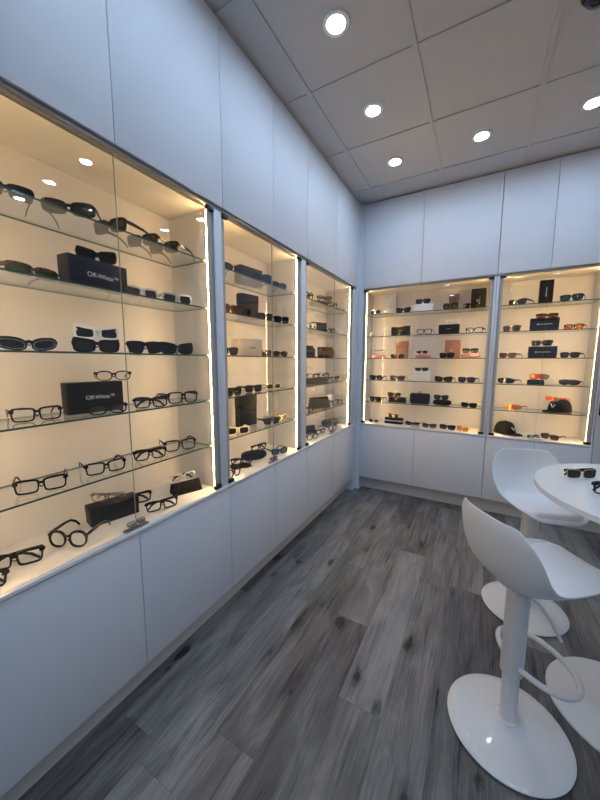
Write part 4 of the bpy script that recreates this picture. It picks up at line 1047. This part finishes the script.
 ('g', 'sunglasses', 'B', [1.3666, 0.0833, 1.6805], -122, 1.071, 'way', 'tortoise', 'gray', 'black', 1, 0, None, 'brown sunglasses with grey lenses at the left end', 'right back cabinet', 'second shelf'),
 ('box', None, 'B', [1.6023, 0.13, 1.6805], -92, [0.1959, 0.08, 0.1033], 'black', {'emblem': 'silverdash'}, 'black printed box carrying orange-lensed sunglasses', 'right back cabinet', 'second shelf'),
 ('g', 'sunglasses', 'B', [1.6179, 0.1174, 1.7864], -88, 1.014, 'slim', 'brown', 'amber', None, 1, 0, None, 'brown sunglasses with orange lenses on the black box', 'right back cabinet', 'second shelf'),
 ('g', 'sunglasses', 'B', [1.7963, 0.115, 1.6805], -115, 0.922, 'way', 'black', 'amber', None, 0, 0, None, 'black sunglasses with orange lenses at the right end', 'right back cabinet', 'second shelf'),
 ('g', 'sunglasses', 'B', [1.354, 0.1, 1.4505], -118, 0.988, 'rect', 'brown', 'brown', None, 0, 0, None, 'brown sunglasses at the left end', 'right back cabinet', 'third shelf'),
 ('box', None, 'B', [1.6065, 0.13, 1.4505], -92, [0.1952, 0.08, 0.0966], 'black', {'emblem': 'silverdash'}, 'black printed box carrying patterned sunglasses', 'right back cabinet', 'third shelf'),
 ('g', 'sunglasses', 'B', [1.5951, 0.1184, 1.5497], -115, 1.1, 'rect', 'tortoise', 'dark', None, 1, 0, None, 'dark patterned sunglasses on the black printed box', 'right back cabinet', 'third shelf'),
 ('g', 'sunglasses', 'B', [1.7868, 0.1, 1.4505], -118, 0.952, 'way', 'black', 'violet', None, 0, 0, None, 'black sunglasses with violet grey lenses at the right end', 'right back cabinet', 'third shelf'),
 ('g', 'sunglasses', 'B', [1.3506, 0.0717, 1.2205], -118, 1.084, 'shield', 'black', 'dark', None, 0, 0, None, 'black sport shield sunglasses at the left end', 'right back cabinet', 'fourth shelf'),
 ('pouch', None, 'B', [1.5842, 0.16, 1.2205], -90, [0.1206, 0.08, 0.0365], 'black', {}, 'black pouch under orange mirrored shield sunglasses', 'right back cabinet', 'fourth shelf'),
 ('g', 'sunglasses', 'B', [1.5999, 0.148, 1.2581], -110, 1.099, 'shield', 'black', 'mirror', None, 1, 0, None, 'orange mirrored shield sunglasses resting on the black pouch', 'right back cabinet', 'fourth shelf'),
 ('g', 'sunglasses', 'B', [1.7931, 0.0633, 1.2205], -112, 1.065, 'shield', 'black', 'gray', None, 0, 0, None, 'grey shield sunglasses at the right end', 'right back cabinet', 'fourth shelf'),
 ('g', 'sunglasses', 'B', [1.4227, 0.0937, 0.9855], -115, 1.047, 'shield', 'redframe', 'mirror', None, 0, 0, None, 'red-framed mirrored shield sunglasses left of the cap', 'right back cabinet', 'fifth shelf'),
 ('cap', None, 'B', [1.7731, 0.1841, 0.9855], -135, [0.19, 0.18, 0.12], 'black', {}, 'black mesh-back cap with white emblem carrying mirrored sunglasses', 'right back cabinet', 'fifth shelf'),
 ('g', 'sunglasses', 'B', [1.701, 0.1501, 1.0741], -138, 0.962, 'shield', 'redframe', 'mirror', None, 0, 0, None, 'mirrored shield sunglasses perched on the black cap', 'right back cabinet', 'fifth shelf'),
 ('cap', None, 'B', [1.387, 0.1801, 0.7525], -42, [0.19, 0.18, 0.12], 'black', {}, 'black mesh-back cap with white emblem and brim pointing right', 'right back cabinet', 'bottom deck'),
 ('g', 'sunglasses', 'B', [1.5947, 0.1, 0.7525], -54, 0.88, 'slim', 'silver', 'gray', None, 1, 0, None, 'folded silver sunglasses beside the chrome lock', 'right back cabinet', 'bottom deck'),
 ('g', 'sunglasses', 'B', [1.7042, 0.08, 0.7525], -125, 0.968, 'rect', 'brown', 'violet', None, 0, 0, None, 'brown sunglasses with violet grey lenses', 'right back cabinet', 'bottom deck')]
PLACE = lambda r: f"{r[-3]}, {r[-1]}, {r[-2]}"
for r in ITEMS:
    if r[0] == 'g':
        _, kind, cab, loc, yaw, s, style, frame, lens, temple, fold, tilt, rim = r[:13]
        eyewear(kind, loc, yaw, s, style, frame, lens, temple, fold, tilt, rim, PLACE(r))
    else:
        kind, _, cab, loc, yaw, dims, mat, opt = r[:8]
        prop(kind, loc, yaw, dims, mat, opt, PLACE(r))

# two pairs on the round table
eyewear('sunglasses', (1.556, -1.584, TZ + .0006), -61, 1.0, 'rect', 'gold', 'dgreen', 'black', 1, 0, None, 'dark green lensed metal sunglasses lying on the round table')
eyewear('eyeglasses', (1.618, -1.755, TZ + .0006), -72, 1.05, 'rect', 'black', 'clear', None, 1, 0, None, 'thick black eyeglasses on the round table at right edge')

# ------------------------------------------------------------------ daylight, camera, output
w = bpy.data.worlds.new('World'); S.world = w; w.use_nodes = True
bg = w.node_tree.nodes['Background']; bg.inputs[0].default_value = (.62, .78, 1., 1); bg.inputs[1].default_value = .6
pl = bpy.data.lights.new('window_portal', 'AREA'); pl.shape = 'RECTANGLE'; pl.size = WX1 - WX0; pl.size_y = WZ1 - WZ0; pl.cycles.is_portal = True
po = bpy.data.objects.new('window_portal', pl); COL.objects.link(po); po.location = ((WX0+WX1)/2, YF - .12, (WZ0+WZ1)/2); po.rotation_euler = (PI/2, 0, 0)

cam = bpy.data.cameras.new('camera'); co = bpy.data.objects.new('camera', cam); COL.objects.link(co)
YAW, PITCH, ROLL, FPX = -.5117, -.1218, .0018, 318.89
fwd = Vector((math.sin(YAW)*math.cos(PITCH), math.cos(YAW)*math.cos(PITCH), math.sin(PITCH)))
right = Vector((math.cos(YAW), -math.sin(YAW), 0)); up = right.cross(fwd)
r2 = math.cos(ROLL)*right + math.sin(ROLL)*up; u2 = -math.sin(ROLL)*right + math.cos(ROLL)*up
mw = Matrix((r2, u2, -fwd)).transposed().to_4x4(); mw.translation = Vector((1.1488, -3.3149, 1.4199))
co.matrix_world = mw
cam.sensor_fit = 'HORIZONTAL'; cam.sensor_width = 36; cam.lens = FPX/600*36; cam.clip_start = .02
S.camera = co
S.view_settings.view_transform = 'Standard'; S.view_settings.look = 'None'
S.view_settings.gamma = 1; S.view_settings.use_curve_mapping = False
S.view_settings.exposure = 0.22
c = S.cycles
c.use_denoising = True
try: c.denoiser = 'OPENIMAGEDENOISE'; c.denoising_input_passes = 'RGB_ALBEDO_NORMAL'; c.denoising_prefilter = 'ACCURATE'
except Exception: pass
c.max_bounces = 12; c.diffuse_bounces = 5; c.glossy_bounces = 5; c.transmission_bounces = 8; c.transparent_max_bounces = 40
c.sample_clamp_indirect = 6.0; c.caustics_reflective = False; c.caustics_refractive = False
